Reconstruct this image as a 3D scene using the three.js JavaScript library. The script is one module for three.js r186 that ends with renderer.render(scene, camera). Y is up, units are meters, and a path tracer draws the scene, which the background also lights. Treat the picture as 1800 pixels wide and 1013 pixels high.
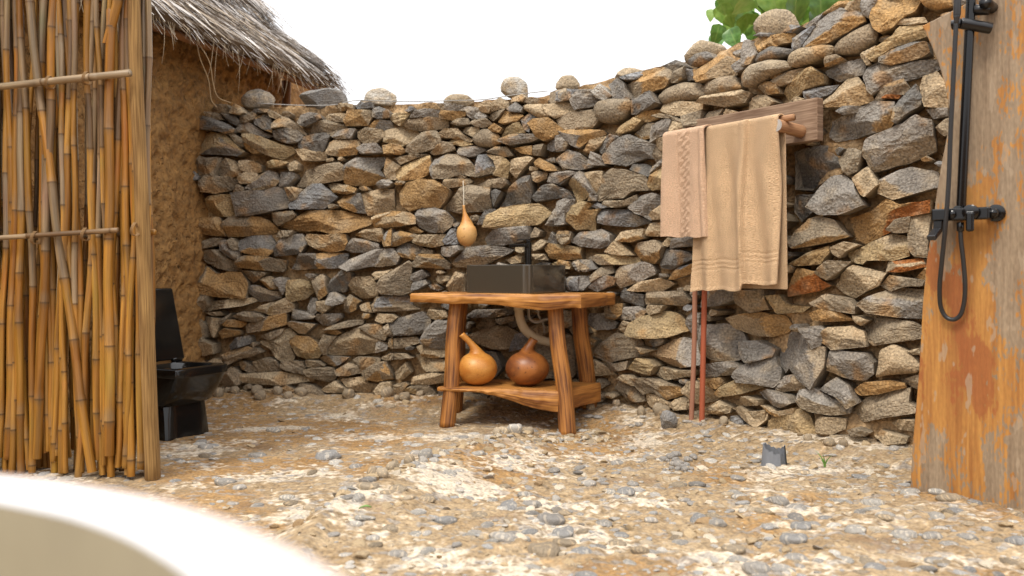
import * as THREE from 'three';
import { RoundedBoxGeometry } from 'three/addons/geometries/RoundedBoxGeometry.js';
import { mergeGeometries as mergeSame, mergeVertices, toCreasedNormals } from 'three/addons/utils/BufferGeometryUtils.js';

// ---------------------------------------------------------------- camera, sky, sun, exposure
const scene = new THREE.Scene();
const EYE = 0.83, F = 1500;                                   // eye height in metres, focal length in photo pixels
const camera = new THREE.PerspectiveCamera(2 * Math.atan(506.5 / F) * 180 / Math.PI, 1800 / 1013, 0.05, 400);
camera.position.set(0, EYE, 0);
camera.setViewOffset(1800, 1013, 0, 26.5, 1800, 1013);        // the lens is shifted, verticals stay upright
camera.focus = 3.9; camera.userData.fStop = 2.1;
const renderer = new THREE.WebGLRenderer({ antialias: true });
renderer.setSize(1024, 576);
renderer.toneMapping = THREE.LinearToneMapping;
renderer.toneMappingExposure = 1.42;
renderer.shadowMap.enabled = true;
{
  const w = 64, h = 32, a = new Float32Array(w * h * 4);      // bright even cloud cover
  for (let j = 0; j < h; j++) for (let i = 0; i < w; i++) {
    const el = Math.sin(((j + 0.5) / h - 0.5) * Math.PI), k = (j * w + i) * 4;
    const v = el > 0 ? 0.74 + 1.05 * el : 0.25;
    a[k] = v * (el > 0 ? 1 : 0.9); a[k + 1] = v * (el > 0 ? 1 : 0.72); a[k + 2] = v * (el > 0 ? 1.02 : 0.5); a[k + 3] = 1;
  }
  const sky = new THREE.DataTexture(a, w, h, THREE.RGBAFormat, THREE.FloatType);
  sky.mapping = THREE.EquirectangularReflectionMapping; sky.magFilter = THREE.LinearFilter; sky.needsUpdate = true;
  scene.background = sky; scene.environment = sky;
}
const sun = new THREE.DirectionalLight(new THREE.Color(1, 0.93, 0.82), 1.7);
sun.position.set(-3.5, 9, 5); sun.castShadow = true; sun.shadow.radius = 30;
Object.assign(sun.shadow.camera, { left: -8, right: 8, top: 8, bottom: -8, near: 0.5, far: 30 });
scene.add(sun);

// ---------------------------------------------------------------- helpers
function rng(seed) { let s = seed >>> 0; return () => { s = s + 0x6D2B79F5 | 0; let t = Math.imul(s ^ s >>> 15, 1 | s); t = t + Math.imul(t ^ t >>> 7, 61 | t) ^ t; return ((t ^ t >>> 14) >>> 0) / 4294967296; }; }
const R = rng(7), rr = (a, b, f = R) => a + (b - a) * f();
function mergeGeometries(list) {                              // merges whatever mix of indexed and plain geometries it is given
  const l = list.map(g => { const n = g.index ? g.toNonIndexed() : g.clone(); for (const k of Object.keys(n.attributes)) if (!['position', 'normal', 'uv', 'color'].includes(k)) n.deleteAttribute(k); if (!n.attributes.uv) n.setAttribute('uv', new THREE.BufferAttribute(new Float32Array(n.attributes.position.count * 2), 2)); if (!n.attributes.normal) n.computeVertexNormals(); n.morphAttributes = {}; return n; });
  return mergeSame(l);
}
const PERM = new Uint8Array(512), GX = new Float32Array(256), GY = new Float32Array(256), GZ = new Float32Array(256);
{ const f = rng(12345), p = Array.from({ length: 256 }, (_, i) => i); for (let i = 255; i > 0; i--) { const j = Math.floor(f() * (i + 1)); [p[i], p[j]] = [p[j], p[i]]; } for (let i = 0; i < 512; i++) PERM[i] = p[i & 255]; for (let i = 0; i < 256; i++) { const z = f() * 2 - 1, a = f() * 6.2832, r = Math.sqrt(1 - z * z); GX[i] = r * Math.cos(a) * 1.35; GY[i] = r * Math.sin(a) * 1.35; GZ[i] = z * 1.35; } }
function N3(x, y, z = 0) {                                    // gradient noise, about -1 to 1
  const X = Math.floor(x), Y = Math.floor(y), Z = Math.floor(z); x -= X; y -= Y; z -= Z;
  const u = x * x * x * (x * (x * 6 - 15) + 10), v = y * y * y * (y * (y * 6 - 15) + 10), w = z * z * z * (z * (z * 6 - 15) + 10);
  const A = PERM[X & 255] + (Y & 255), B = PERM[(X + 1) & 255] + (Y & 255), z0 = Z & 255, z1 = (Z + 1) & 255;
  const A0 = PERM[A & 255], A1 = PERM[(A + 1) & 255], B0 = PERM[B & 255], B1 = PERM[(B + 1) & 255], x1 = x - 1, y1 = y - 1, zz = z - 1;
  const a = PERM[A0 + z0], b = PERM[B0 + z0], c = PERM[A1 + z0], d = PERM[B1 + z0];
  const p = GX[a] * x + GY[a] * y + GZ[a] * z, q = GX[b] * x1 + GY[b] * y + GZ[b] * z, r = GX[c] * x + GY[c] * y1 + GZ[c] * z, s = GX[d] * x1 + GY[d] * y1 + GZ[d] * z;
  const p1 = p + u * (q - p), r1 = r + u * (s - r), lo = p1 + v * (r1 - p1); if (z === 0) return lo;
  const e = PERM[A0 + z1], f = PERM[B0 + z1], g = PERM[A1 + z1], h = PERM[B1 + z1];
  const i = GX[e] * x + GY[e] * y + GZ[e] * zz, j = GX[f] * x1 + GY[f] * y + GZ[f] * zz, k = GX[g] * x + GY[g] * y1 + GZ[g] * zz, l = GX[h] * x1 + GY[h] * y1 + GZ[h] * zz;
  const i1 = i + u * (j - i), k1 = k + u * (l - k), hi = i1 + v * (k1 - i1); return lo + w * (hi - lo);
}
function fbm(x, y, z = 0, o = 4) { let s = 0, a = 0.5, f = 1; for (let i = 0; i < o; i++) { s += a * N3(x * f + i * 17.3, y * f + i * 9.1, z * f); a *= 0.5; f *= 2.03; } return s; }
const clamp = (x, a = 0, b = 1) => Math.min(b, Math.max(a, x)), lerp = (a, b, t) => a + (b - a) * t;
const smooth = (a, b, x) => { const t = clamp((x - a) / (b - a)); return t * t * (3 - 2 * t); };
const mixc = (a, b, t) => [lerp(a[0], b[0], t), lerp(a[1], b[1], t), lerp(a[2], b[2], t)];
const V = (x, y, z) => new THREE.Vector3(x, y, z);
const P = (px, py, d) => V((px - 900) / F * d, EYE - (py - 480) / F * d, -d);    // a point seen at a photo pixel, d metres away
const taken = {};
function numbered(n) { taken[n] = (taken[n] ?? -1) + 1; return taken[n] ? n + '_' + String(taken[n]).padStart(3, '0') : n; }
const baseOf = new Map();
function tag(o, label, category, group, kind) { Object.assign(o.userData, { label, category }); if (group) o.userData.group = group; if (kind) o.userData.kind = kind; return o; }
function thing(name, pos, label, category, group) { const o = new THREE.Group(); o.name = numbered(name); o.position.copy(pos); baseOf.set(o, pos.clone()); scene.add(o); return tag(o, label, category, group); }
function part(parent, name, geo, mat) {                       // geo is given in the world's axes
  const b = baseOf.get(parent); geo.translate(-b.x, -b.y, -b.z);
  const m = new THREE.Mesh(geo, mat); m.name = name; m.castShadow = m.receiveShadow = true; parent.add(m); baseOf.set(m, b); return m;
}
function single(name, geo, mat, pos, label, category, group) {
  geo.translate(-pos.x, -pos.y, -pos.z);
  const m = new THREE.Mesh(geo, mat); m.name = numbered(name); m.position.copy(pos); m.castShadow = m.receiveShadow = true; baseOf.set(m, pos.clone()); scene.add(m); return tag(m, label, category, group);
}
function structure(name, geo, mat) { const m = new THREE.Mesh(geo, mat); m.name = name; m.userData.kind = 'structure'; m.castShadow = m.receiveShadow = true; baseOf.set(m, V(0, 0, 0)); scene.add(m); return m; }
const s8 = x => Math.round(255 * (x <= 0.0031308 ? 12.92 * clamp(x) : 1.055 * Math.pow(clamp(x), 1 / 2.4) - 0.055));
function tex(w, h, fn, data = false) {                        // fn(u, v) gives a linear colour, or one number for a height
  const a = new Uint8Array(w * h * 4);
  for (let j = 0; j < h; j++) for (let i = 0; i < w; i++) {
    const c = fn((i + 0.5) / w, (j + 0.5) / h), k = (j * w + i) * 4;
    if (data) { a[k] = a[k + 1] = a[k + 2] = Math.round(255 * clamp(c)); } else { a[k] = s8(c[0]); a[k + 1] = s8(c[1]); a[k + 2] = s8(c[2]); }
    a[k + 3] = 255;
  }
  const t = new THREE.DataTexture(a, w, h); t.magFilter = THREE.LinearFilter; t.minFilter = THREE.LinearMipmapLinearFilter; t.generateMipmaps = true;
  t.wrapS = t.wrapT = THREE.MirroredRepeatWrapping; if (!data) t.colorSpace = THREE.SRGBColorSpace; t.needsUpdate = true; return t;
}
const rep = (t, a, b = a) => { const c = t.clone(); c.repeat.set(a, b); c.needsUpdate = true; return c; };
const std = o => new THREE.MeshStandardMaterial({ roughness: 0.9, ...o });
const lin = (r, g, b) => new THREE.Color().setRGB(r, g, b);
function uvBox(g, s = 1, rot = 0) {                           // uv in metres, looked along the axis each face points to
  if (g.index) { const n = g.toNonIndexed(); g.index = null; g.attributes = n.attributes; }
  const p = g.attributes.position, uv = new Float32Array(p.count * 2), a = V(), b = V(), c = V(), e = V(), f = V();
  for (let i = 0; i < p.count; i += 3) {
    a.fromBufferAttribute(p, i); b.fromBufferAttribute(p, i + 1); c.fromBufferAttribute(p, i + 2);
    e.subVectors(b, a); f.subVectors(c, a); e.cross(f); const x = Math.abs(e.x), y = Math.abs(e.y), z = Math.abs(e.z);
    [a, b, c].forEach((q, k) => { let t = y > x && y > z ? [q.x, q.z] : x > z ? [q.z, q.y] : [q.x, q.y]; if (rot) t = [t[1], t[0]]; uv[(i + k) * 2] = t[0] * s; uv[(i + k) * 2 + 1] = t[1] * s; });
  }
  g.setAttribute('uv', new THREE.BufferAttribute(uv, 2)); return g;
}
function grid(nu, nv, fn, closeU = false) {                   // a surface through fn(i / nu, j / nv) -> {p, uv, c}
  const pos = [], uv = [], col = [], idx = [];
  for (let j = 0; j <= nv; j++) for (let i = 0; i <= nu; i++) { const o = fn(i / nu, j / nv, i, j); pos.push(o.p.x, o.p.y, o.p.z); uv.push(...(o.uv || [i / nu, j / nv])); if (o.c) col.push(...o.c); }
  for (let j = 0; j < nv; j++) for (let i = 0; i < nu; i++) { const a = j * (nu + 1) + i, b = a + 1, c = a + nu + 1, d = c + 1; idx.push(a, b, d, a, d, c); }
  const g = new THREE.BufferGeometry(); g.setAttribute('position', new THREE.Float32BufferAttribute(pos, 3)); g.setAttribute('uv', new THREE.Float32BufferAttribute(uv, 2));
  if (col.length) g.setAttribute('color', new THREE.Float32BufferAttribute(col, 3)); g.setIndex(idx); g.computeVertexNormals(); return g;
}
function loft(rings, seg, caps = true, colr) {                // rings: {c: centre, r, rx, x, z (axes), v}; uv = metres round, metres along
  const pos = [], uv = [], col = [], idx = [];
  rings.forEach((q, j) => { for (let i = 0; i <= seg; i++) { const a = i / seg * Math.PI * 2, w = q.w ? q.w(a) : 1; const p = q.c.clone().addScaledVector(q.x, Math.cos(a) * q.r * w).addScaledVector(q.z, Math.sin(a) * q.r * w); pos.push(p.x, p.y, p.z); uv.push(i / seg * Math.max(q.r, 0.01) * 6.28, q.v ?? j * 0.1); if (colr) col.push(...colr(q, a, j)); } });
  for (let j = 0; j < rings.length - 1; j++) for (let i = 0; i < seg; i++) { const a = j * (seg + 1) + i, b = a + 1, c = a + seg + 1, d = c + 1; idx.push(a, d, b, a, c, d); }
  if (caps) for (const [j, s] of [[0, 1], [rings.length - 1, -1]]) { const q = rings[j], n = pos.length / 3; pos.push(q.c.x, q.c.y, q.c.z); uv.push(0, q.v ?? 0); if (colr) col.push(...colr(q, 0, j)); for (let i = 0; i < seg; i++) { const a = j * (seg + 1) + i; s > 0 ? idx.push(n, a, a + 1) : idx.push(n, a + 1, a); } }
  const g = new THREE.BufferGeometry(); g.setAttribute('position', new THREE.Float32BufferAttribute(pos, 3)); g.setAttribute('uv', new THREE.Float32BufferAttribute(uv, 2));
  if (colr) g.setAttribute('color', new THREE.Float32BufferAttribute(col, 3)); g.setIndex(idx); g.computeVertexNormals(); return g;
}
function tubeRings(pts, rad, n) {                             // rings along a smooth curve; rad(t) or a number
  const cv = new THREE.CatmullRomCurve3(pts), L = cv.getLength(), fr = cv.computeFrenetFrames(n, false), out = [];
  for (let i = 0; i <= n; i++) { const t = i / n; out.push({ c: cv.getPointAt(t), x: fr.normals[i], z: fr.binormals[i], r: typeof rad === 'number' ? rad : rad(t), v: t * L, t }); }
  return out;
}
const tube = (pts, rad, n = 24, seg = 8) => loft(tubeRings(pts, rad, n), seg);
function box(w, h, d, r = 0.004, s = 2) { return new RoundedBoxGeometry(w, h, d, s, Math.min(r, w / 2.1, h / 2.1, d / 2.1)); }

// ---------------------------------------------------------------- shared textures
const grainT = tex(512, 512, (u, v) => { const f = fbm(u * 60, v * 60, 3, 4), b = fbm(u * 9, v * 9, 8, 3); const k = clamp(0.74 + 0.85 * f + 0.35 * b, 0.15, 1); return [k, k * 0.985, k * 0.96]; });
const grainB = tex(512, 512, (u, v) => 0.5 + 0.7 * fbm(u * 40, v * 40, 5, 5) + 0.3 * N3(u * 11, v * 11, 4), true);
const clayT = tex(1024, 1024, (u, v) => { const f = fbm(u * 30, v * 30, 1, 5), b = fbm(u * 5, v * 5, 2, 3), s = smooth(0.18, 0.3, fbm(u * 70, v * 90, 6, 2)); let c = mixc([0.2, 0.095, 0.025], [0.33, 0.18, 0.058], clamp(0.5 + b * 1.5)); c = c.map(x => x * clamp(1 + 0.9 * f, 0.5, 1.5)); return mixc(c, [0.2, 0.11, 0.04], s * 0.5); });
const clayB = tex(1024, 1024, (u, v) => 0.5 + 0.6 * fbm(u * 18, v * 18, 11, 6) - 0.25 * smooth(0.15, 0.3, fbm(u * 45, v * 45, 15, 2)), true);
const mortarT = tex(512, 512, (u, v) => { const f = fbm(u * 40, v * 40, 21, 5), b = fbm(u * 5, v * 5, 22, 3); const c = mixc([0.3, 0.18, 0.08], [0.5, 0.35, 0.195], clamp(0.5 + b * 1.6)); return c.map(x => x * clamp(1 + 1.1 * f, 0.45, 1.6)); });
function woodTex(seed, dark, light, streak = 1) {             // grain runs along v
  return tex(256, 1024, (u, v) => { const w = u * 14 + 0.9 * fbm(u * 3, v * 3, seed, 3); const ring = 0.5 + 0.5 * Math.sin(w * 7 + 5 * fbm(u * 2, v * 1.6, seed + 3, 3)); const fib = fbm(u * 90, v * 5, seed + 7, 3), blot = fbm(u * 4, v * 4, seed + 9, 3); const t = clamp(0.5 + 0.3 * (ring - 0.5) * streak + 1.25 * fib + 1.1 * blot); return mixc(dark, light, t); });
}
const woodB = tex(256, 1024, (u, v) => 0.5 + 0.6 * fbm(u * 80, v * 5, 31, 3) + 0.3 * fbm(u * 8, v * 4, 33, 3), true);

// ---------------------------------------------------------------- where the stone wall runs (photo column -> metres away)
const WP = [[230, 5.66], [345, 5.55], [420, 5.5], [700, 5.38], [900, 5.22], [1060, 4.98], [1180, 4.72], [1300, 4.38], [1450, 4.02], [1640, 3.72], [1800, 3.5], [1990, 3.28]];
const curve = new THREE.CatmullRomCurve3(WP.map(([px, d]) => V((px - 900) / F * d, 0, -d)));
const WN = 600, wpt = curve.getPoints(WN), wu = [0];
for (let i = 1; i <= WN; i++) wu.push(wu[i - 1] + wpt[i].distanceTo(wpt[i - 1]));
const wpx = wpt.map(p => 900 + F * p.x / -p.z), WLEN = wu[WN];
function at(list, x) { let a = 0, b = list.length - 1; while (b - a > 1) { const m = a + b >> 1; if (list[m] > x) b = m; else a = m; } return a + (x - list[a]) / (list[b] - list[a]); }
function onWall(px, py) { const k = at(wpx, px), i = Math.min(Math.max(Math.floor(k), 0), WN - 1), t = k - i, d = lerp(-wpt[i].z, -wpt[i + 1].z, t); return [lerp(wu[i], wu[i + 1], t), EYE - (py - 480) / F * d, d]; }
function wall(u, v, n) {                                      // u along the wall, v up, n out of it
  const k = at(wu, u), i = Math.min(Math.max(Math.floor(k), 0), WN - 1), t = k - i, i0 = Math.max(0, i - 12), i1 = Math.min(WN, i + 13);
  const dir = wpt[i1].clone().sub(wpt[i0]).normalize();
  return wpt[i].clone().lerp(wpt[i + 1], t).add(V(-dir.z * n, v, dir.x * n));
}
const wallSamples = []; for (let i = 0; i <= WN; i += 6) wallSamples.push([wpt[i].x, -wpt[i].z]);
const wallDist = (x, d) => { let m = 9; for (const [a, b] of wallSamples) m = Math.min(m, (a - x) ** 2 + (b - d) ** 2); return Math.sqrt(m); };
const TOP = [[230, 192], [375, 194], [600, 190], [800, 182], [900, 177], [1000, 160], [1060, 142], [1120, 126], [1180, 112], [1250, 92], [1320, 70], [1400, 48], [1470, 16], [1550, -20], [1700, -60], [1990, -130]];
const topU = TOP.map(([px, py]) => onWall(px, py));
function topV(u) { for (let i = 1; i < topU.length; i++) if (u <= topU[i][0] || i === topU.length - 1) { const [a, p] = topU[i - 1], [b, q] = topU[i]; return lerp(p, q, (u - a) / (b - a)); } }

// ---------------------------------------------------------------- ground
const RIDGE = [[-0.62, 2.85], [-0.56, 3.2], [-0.373, 3.5], [-0.133, 4.0], [0.297, 4.42], [0.9, 4.5]];
function ridgeD(x) { for (let i = 1; i < RIDGE.length; i++) if (x <= RIDGE[i][0]) return lerp(RIDGE[i - 1][1], RIDGE[i][1], clamp((x - RIDGE[i - 1][0]) / (RIDGE[i][0] - RIDGE[i - 1][0]))); return 4.5; }
function groundY(x, d, fine = true) {
  let y = -0.012 + 0.02 * fbm(x * 1.1, d * 1.1, 40, 3);
  const w = d > 3 ? wallDist(x, d) : 9; y += 0.075 * smooth(0.42, 0.02, w);
  const s = ridgeD(x) - d + 0.12 * fbm(x * 3, d * 3, 44, 2), e = smooth(-0.78, -0.56, x) * smooth(0.3, -0.08, x);
  y += e * (0.08 * smooth(-0.04, 0.05, s) * (1 - 0.8 * smooth(0.06, 1.0, s)));
  y += 0.02 * smooth(0.4, 1.2, x) * smooth(4.2, 2.6, d);
  if (fine) { const rough = 0.55 + 0.6 * smooth(-0.5, 0.3, x + 0.25 * (3.6 - d)); y += rough * (0.024 * fbm(x * 6, d * 6, 50, 3) + 0.018 * fbm(x * 20, d * 20, 52, 3)); }
  return y;
}
const gT = tex(1792, 1408, (u, v) => {
  const x = lerp(-2.8, 2.8, u), d = lerp(1.2, 5.8, v);
  const n1 = fbm(x * 1.3, d * 1.7, 60, 3), n2 = fbm(x * 5, d * 7, 61, 4), n3 = fbm(x * 26, d * 34, 62, 4), n4 = fbm(x * 90, d * 110, 63, 2);
  let c = mixc([0.3, 0.2, 0.1], [0.46, 0.345, 0.21], clamp(0.5 + n2 * 1.3 + n3 * 0.5));
  const ochre = smooth(-0.05, 0.16, n1 + 0.28 * n3 + 0.2 * smooth(-0.2, -1.2, x) * smooth(3.2, 4.2, d) + 0.3 * Math.exp(-(((x + 0.02) / 0.35) ** 2 + ((d - 3.55) / 0.3) ** 2)) - 0.03);
  c = mixc(c, mixc([0.3, 0.155, 0.042], [0.42, 0.25, 0.095], clamp(0.5 + n2 * 1.4)), 0.85 * ochre);
  const limeBias = 0.13 * Math.exp(-(((x + 0.45) / 0.6) ** 2 + ((d - 3.4) / 0.75) ** 2)) + 0.07 * smooth(2.9, 1.9, d);
  const lime = smooth(0.0, 0.2, fbm(x * 2.4, d * 4, 66, 4) * 0.9 + n3 * 0.42 + limeBias - 0.05);
  c = mixc(c, [0.74, 0.66, 0.54], lime * 0.75); const grit = smooth(0.1, 0.22, fbm(x * 42, d * 58, 64, 3)); c = mixc(c, [0.3, 0.25, 0.19], grit * 0.5); c = mixc(c, [0.33, 0.32, 0.31], 0.55 * smooth(0.12, 0.2, fbm(x * 13, d * 19, 65, 3)));
  c = mixc(c, [0.2, 0.12, 0.06], 0.7 * smooth(0.2, 0.36, fbm(x * 3.1, d * 4, 69, 3) + 0.5 * n3));
  return c.map((q, i) => q * [0.8, 0.78, 0.75][i] * clamp(1 + 0.8 * n3 + 1.0 * n4, 0.4, 1.5));
});
const gB = tex(1024, 1024, (u, v) => 0.5 + 0.55 * fbm(u * 45, v * 45, 70, 5) + 0.2 * fbm(u * 130, v * 130, 71, 2), true);
const groundMat = std({ map: gT, bumpMap: rep(gB, 3, 2.4), bumpScale: 0.018, roughness: 0.93 });
const ground = structure('ground', grid(400, 330, (a, b) => { const x = lerp(-2.8, 2.8, a), d = lerp(1.0, 5.9, b); return { p: V(x, groundY(x, d), -d), uv: [(x + 2.8) / 5.6, (d - 1.2) / 4.6] }; }), groundMat);
const earthT = rep(clayT, 0.5);
structure('terrain', (() => { const g = new THREE.PlaneGeometry(160, 160, 1, 1).rotateX(-Math.PI / 2).translate(0, -0.14, 0); const uv = g.attributes.uv; for (let i = 0; i < uv.count; i++) uv.setXY(i, uv.getX(i) * 80, uv.getY(i) * 80); return g; })(), std({ map: earthT }));

// ---------------------------------------------------------------- stones
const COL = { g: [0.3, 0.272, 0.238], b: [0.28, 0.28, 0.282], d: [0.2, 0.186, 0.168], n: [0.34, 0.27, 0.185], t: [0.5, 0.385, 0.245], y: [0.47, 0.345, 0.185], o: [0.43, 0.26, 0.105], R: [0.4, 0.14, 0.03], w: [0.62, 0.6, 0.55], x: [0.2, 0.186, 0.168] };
const stoneMat = std({ vertexColors: true, map: rep(grainT, 1.7), bumpMap: rep(grainB, 2), bumpScale: 0.009, roughness: 0.88 });
const scale = (c, k) => c.map(x => x * k);
function stoneGeo(poly, code, seed) {                         // poly in wall (u, v); a broken or rounded stone bedded in the wall
  const f = rng(seed * 7919 + 13), q = (a, b) => a + (b - a) * f(), round = code.includes('r');
  let A = 0, cx = 0, cy = 0; const n0 = poly.length;
  for (let i = 0; i < n0; i++) { const [x, y] = poly[i], [X, Y] = poly[(i + 1) % n0], k = x * Y - X * y; A += k; cx += (x + X) * k; cy += (y + Y) * k; }
  cx /= 3 * A; cy /= 3 * A; A /= 2; if (A < 0) { poly = poly.slice().reverse(); A = -A; }
  const size = Math.sqrt(A), c0 = COL[code[0]], c1 = code[1] && COL[code[1]] ? COL[code[1]] : null, jit = q(0.86, 1.14), tint = q(-0.025, 0.025), cj = c => [c[0] * jit * (1 + tint), c[1] * jit, c[2] * jit * (1 - tint)];
  const main = cj(c0), sec = c1 ? cj(c1) : f() < 0.3 ? cj(mixc(c0, COL[f() < 0.5 ? 'o' : 't'], 0.7)) : scale(main, q(0.8, 1.15));
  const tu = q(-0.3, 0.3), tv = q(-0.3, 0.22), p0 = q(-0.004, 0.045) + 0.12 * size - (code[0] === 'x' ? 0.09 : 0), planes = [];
  planes.push({ h: (u, v) => p0 + tu * (u - cx) + tv * (v - cy), c: main });
  for (let k = 0; k < 2; k++) { const gx = tu + q(-0.6, 0.6), gy = tv + q(-0.5, 0.7), u0 = cx + q(-0.25, 0.25) * size * 1.4, v0 = cy + q(-0.2, 0.3) * size, b = p0 + tu * (u0 - cx) + tv * (v0 - cy); planes.push({ h: (u, v) => b + gx * (u - u0) + gy * (v - v0), c: f() < 0.2 ? sec : scale(main, q(0.8, 1.2)) }); }
  for (let i = 0; i < n0; i++) {
    const [x, y] = poly[i], [X, Y] = poly[(i + 1) % n0], L = Math.hypot(X - x, Y - y); if (L < 0.1 * size) continue;
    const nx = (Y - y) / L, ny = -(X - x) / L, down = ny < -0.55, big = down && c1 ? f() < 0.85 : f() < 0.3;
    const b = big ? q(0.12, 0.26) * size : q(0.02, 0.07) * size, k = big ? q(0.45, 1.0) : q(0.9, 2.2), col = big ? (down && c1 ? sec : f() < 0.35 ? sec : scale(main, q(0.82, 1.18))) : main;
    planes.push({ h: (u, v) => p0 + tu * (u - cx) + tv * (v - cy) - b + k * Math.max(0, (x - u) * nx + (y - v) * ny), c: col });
  }
  const pts = [], step = Math.max(0.007, size * 0.1);
  for (let i = 0; i < n0; i++) { const [x, y] = poly[i], [X, Y] = poly[(i + 1) % n0], m = Math.max(1, Math.round(Math.hypot(X - x, Y - y) / step)); for (let k = 0; k < m; k++) pts.push([lerp(x, X, k / m), lerp(y, Y, k / m)]); }
  const M = pts.length, sm = pts.map((p, i) => { const a = pts[(i + M - 1) % M], b = pts[(i + 1) % M], w = round ? 0.32 : 0.05; return [p[0] * (1 - 2 * w) + (a[0] + b[0]) * w, p[1] * (1 - 2 * w) + (a[1] + b[1]) * w]; });
  const ed = sm.map(([x, y]) => { const k = 1.06 - 0.0015 / size + (round ? 0.02 : 0.06) * N3(x * 26, y * 26, seed); return [cx + (x - cx) * k, cy + (y - cy) * k]; });
  const rings = [1, 0.96, 0.9, 0.81, 0.7, 0.57, 0.42, 0.25, 0.1], pos = [], uv = [], col = [], idx = [], sa = q(0, 6.28), off = [q(0, 9), q(0, 9)];
  const dark = mixc(main, COL.n, 0.5), flat = q(0.5, 1.6);
  function front(u, v, r) {
    let h = 1e9, c = main;
    if (round) { h = p0 - 0.3 * size + 0.42 * size * Math.sqrt(Math.max(0, 1 - (0.985 * r) ** 2)); c = main; if (c1) c = mixc(main, sec, smooth(-0.1, 0.15, fbm(u * 9, v * 9, seed, 2))); } else for (const pl of planes) { const z = pl.h(u, v); if (z < h) { h = z; c = pl.c; } }
    h = Math.max(h, p0 - 0.45 * size - 0.02);
    const a = u * Math.cos(sa) + v * Math.sin(sa), b = -u * Math.sin(sa) + v * Math.cos(sa);
    h += (round ? 0.4 : 1) * (0.06 * size * fbm(u * 14, v * 14, seed, 3) + 0.006 * flat * N3(a * 16, b * 70, seed + 5) + 0.0035 * N3(u * 62, v * 62, seed + 9));
    const k = 1 + 0.45 * fbm(u * 17, v * 17, seed + 20, 3), dust = 0.5 * smooth(0.02, 0.3, fbm(u * 10, v * 10, seed + 31, 3)), ox = 0.6 * smooth(0.14, 0.3, fbm(u * 7, v * 7, seed + 47, 3));
    c = mixc(mixc(c, [0.5, 0.39, 0.25], dust * 0.8), [0.44, 0.24, 0.08], ox); return [h, c.map(x => x * k)];
  }
  for (const r of rings) for (let i = 0; i < M; i++) { const u = cx + (ed[i][0] - cx) * r, v = cy + (ed[i][1] - cy) * r, [h, c] = front(u, v, r), w = wall(u, v, h); pos.push(w.x, w.y, w.z); uv.push(u + off[0], v + off[1]); col.push(...c); }
  { const [h, c] = front(cx, cy, 0), w = wall(cx, cy, h); pos.push(w.x, w.y, w.z); uv.push(cx + off[0], cy + off[1]); col.push(...c); }
  const ctr = rings.length * M;
  for (let k = 0; k < rings.length - 1; k++) for (let i = 0; i < M; i++) { const a = k * M + i, b = k * M + (i + 1) % M; idx.push(a, b, b + M, a, b + M, a + M); }
  for (let i = 0; i < M; i++) { const a = (rings.length - 1) * M; idx.push(a + i, a + (i + 1) % M, ctr); }
  let prev = 0;
  for (const [r, n, rel] of [[0.985, -0.02, 1], [0.95, -0.085, 0], [0.8, -0.15, 0]]) {
    const s = pos.length / 3;
    for (let i = 0; i < M; i++) { const u = cx + (ed[i][0] - cx) * r, v = cy + (ed[i][1] - cy) * r, hh = rel ? front(ed[i][0], ed[i][1], 1)[0] + n : n, w = wall(u, v, hh); pos.push(w.x, w.y, w.z); uv.push(u + off[0] + hh, v + off[1] + hh); col.push(...dark.map(x => x * (1 + 0.3 * N3(u * 30, v * 30, n)))); }
    for (let i = 0; i < M; i++) { const a = prev + i, b = prev + (i + 1) % M, c = s + i, d = s + (i + 1) % M; idx.push(a, d, b, a, c, d); }
    prev = s;
  }
  const g = new THREE.BufferGeometry(); g.setAttribute('position', new THREE.Float32BufferAttribute(pos, 3)); g.setAttribute('uv', new THREE.Float32BufferAttribute(uv, 2)); g.setAttribute('color', new THREE.Float32BufferAttribute(col, 3)); g.setIndex(idx);
  return { g: toCreasedNormals(g, 0.38), area: A, ed, cx, cy };
}
const specs = [];                                             // stones as they sit in the wall: outline and colours (main face, lower face)
let tx = 0, ty = 0;
const tile = (x, y) => { tx = x; ty = y; };
const s = (code, ...p) => { const q = []; for (let i = 0; i < p.length; i += 2) q.push([tx + p[i] / 4.222, ty + p[i + 1] / 4.222]); specs.push([code, q]); };
tile(330, 150);
s('n', 145,205, 235,203, 262,255, 215,262, 150,235);
s('n', 195,180, 225,150, 310,150, 318,195, 300,212, 230,200);
s('t', 325,215, 365,145, 400,165, 435,210, 400,228);
s('d', 265,212, 360,230, 388,270, 370,300, 320,280);
s('n', 385,240, 480,205, 515,215, 500,250, 430,282, 390,278);
s('g', 460,210, 495,178, 605,180, 600,207, 520,207);
s('t', 605,205, 640,195, 692,230, 660,255, 620,240);
s('go', 490,250, 545,212, 600,220, 622,260, 625,350, 575,335, 500,290);
s('d', 70,250, 110,228, 190,245, 300,290, 365,330, 360,358, 290,365, 200,335, 100,330, 80,285);
s('gn', 365,320, 385,282, 460,278, 545,340, 625,372, 570,380, 390,350);
s('n', 635,290, 690,235, 740,240, 800,290, 860,345, 865,370, 800,330, 720,312, 640,325);
s('d', 632,340, 720,315, 800,325, 850,378, 800,420, 740,432, 640,395);
s('gd', 800,268, 830,215, 920,205, 985,220, 1000,250, 950,275, 870,305, 840,300);
s('n', 890,350, 940,275, 1020,260, 1100,272, 1190,295, 1150,330, 1080,385, 1030,360, 960,362, 895,375);
s('tn', 1015,238, 1060,215, 1185,212, 1160,275, 1110,272, 1030,258);
s('to', 1168,270, 1205,190, 1370,192, 1372,235, 1335,300, 1190,305);
s('gd', 1385,185, 1430,165, 1500,190, 1500,240, 1420,255, 1385,240);
s('b', 1240,150, 1290,115, 1370,130, 1370,165, 1260,178);
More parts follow.
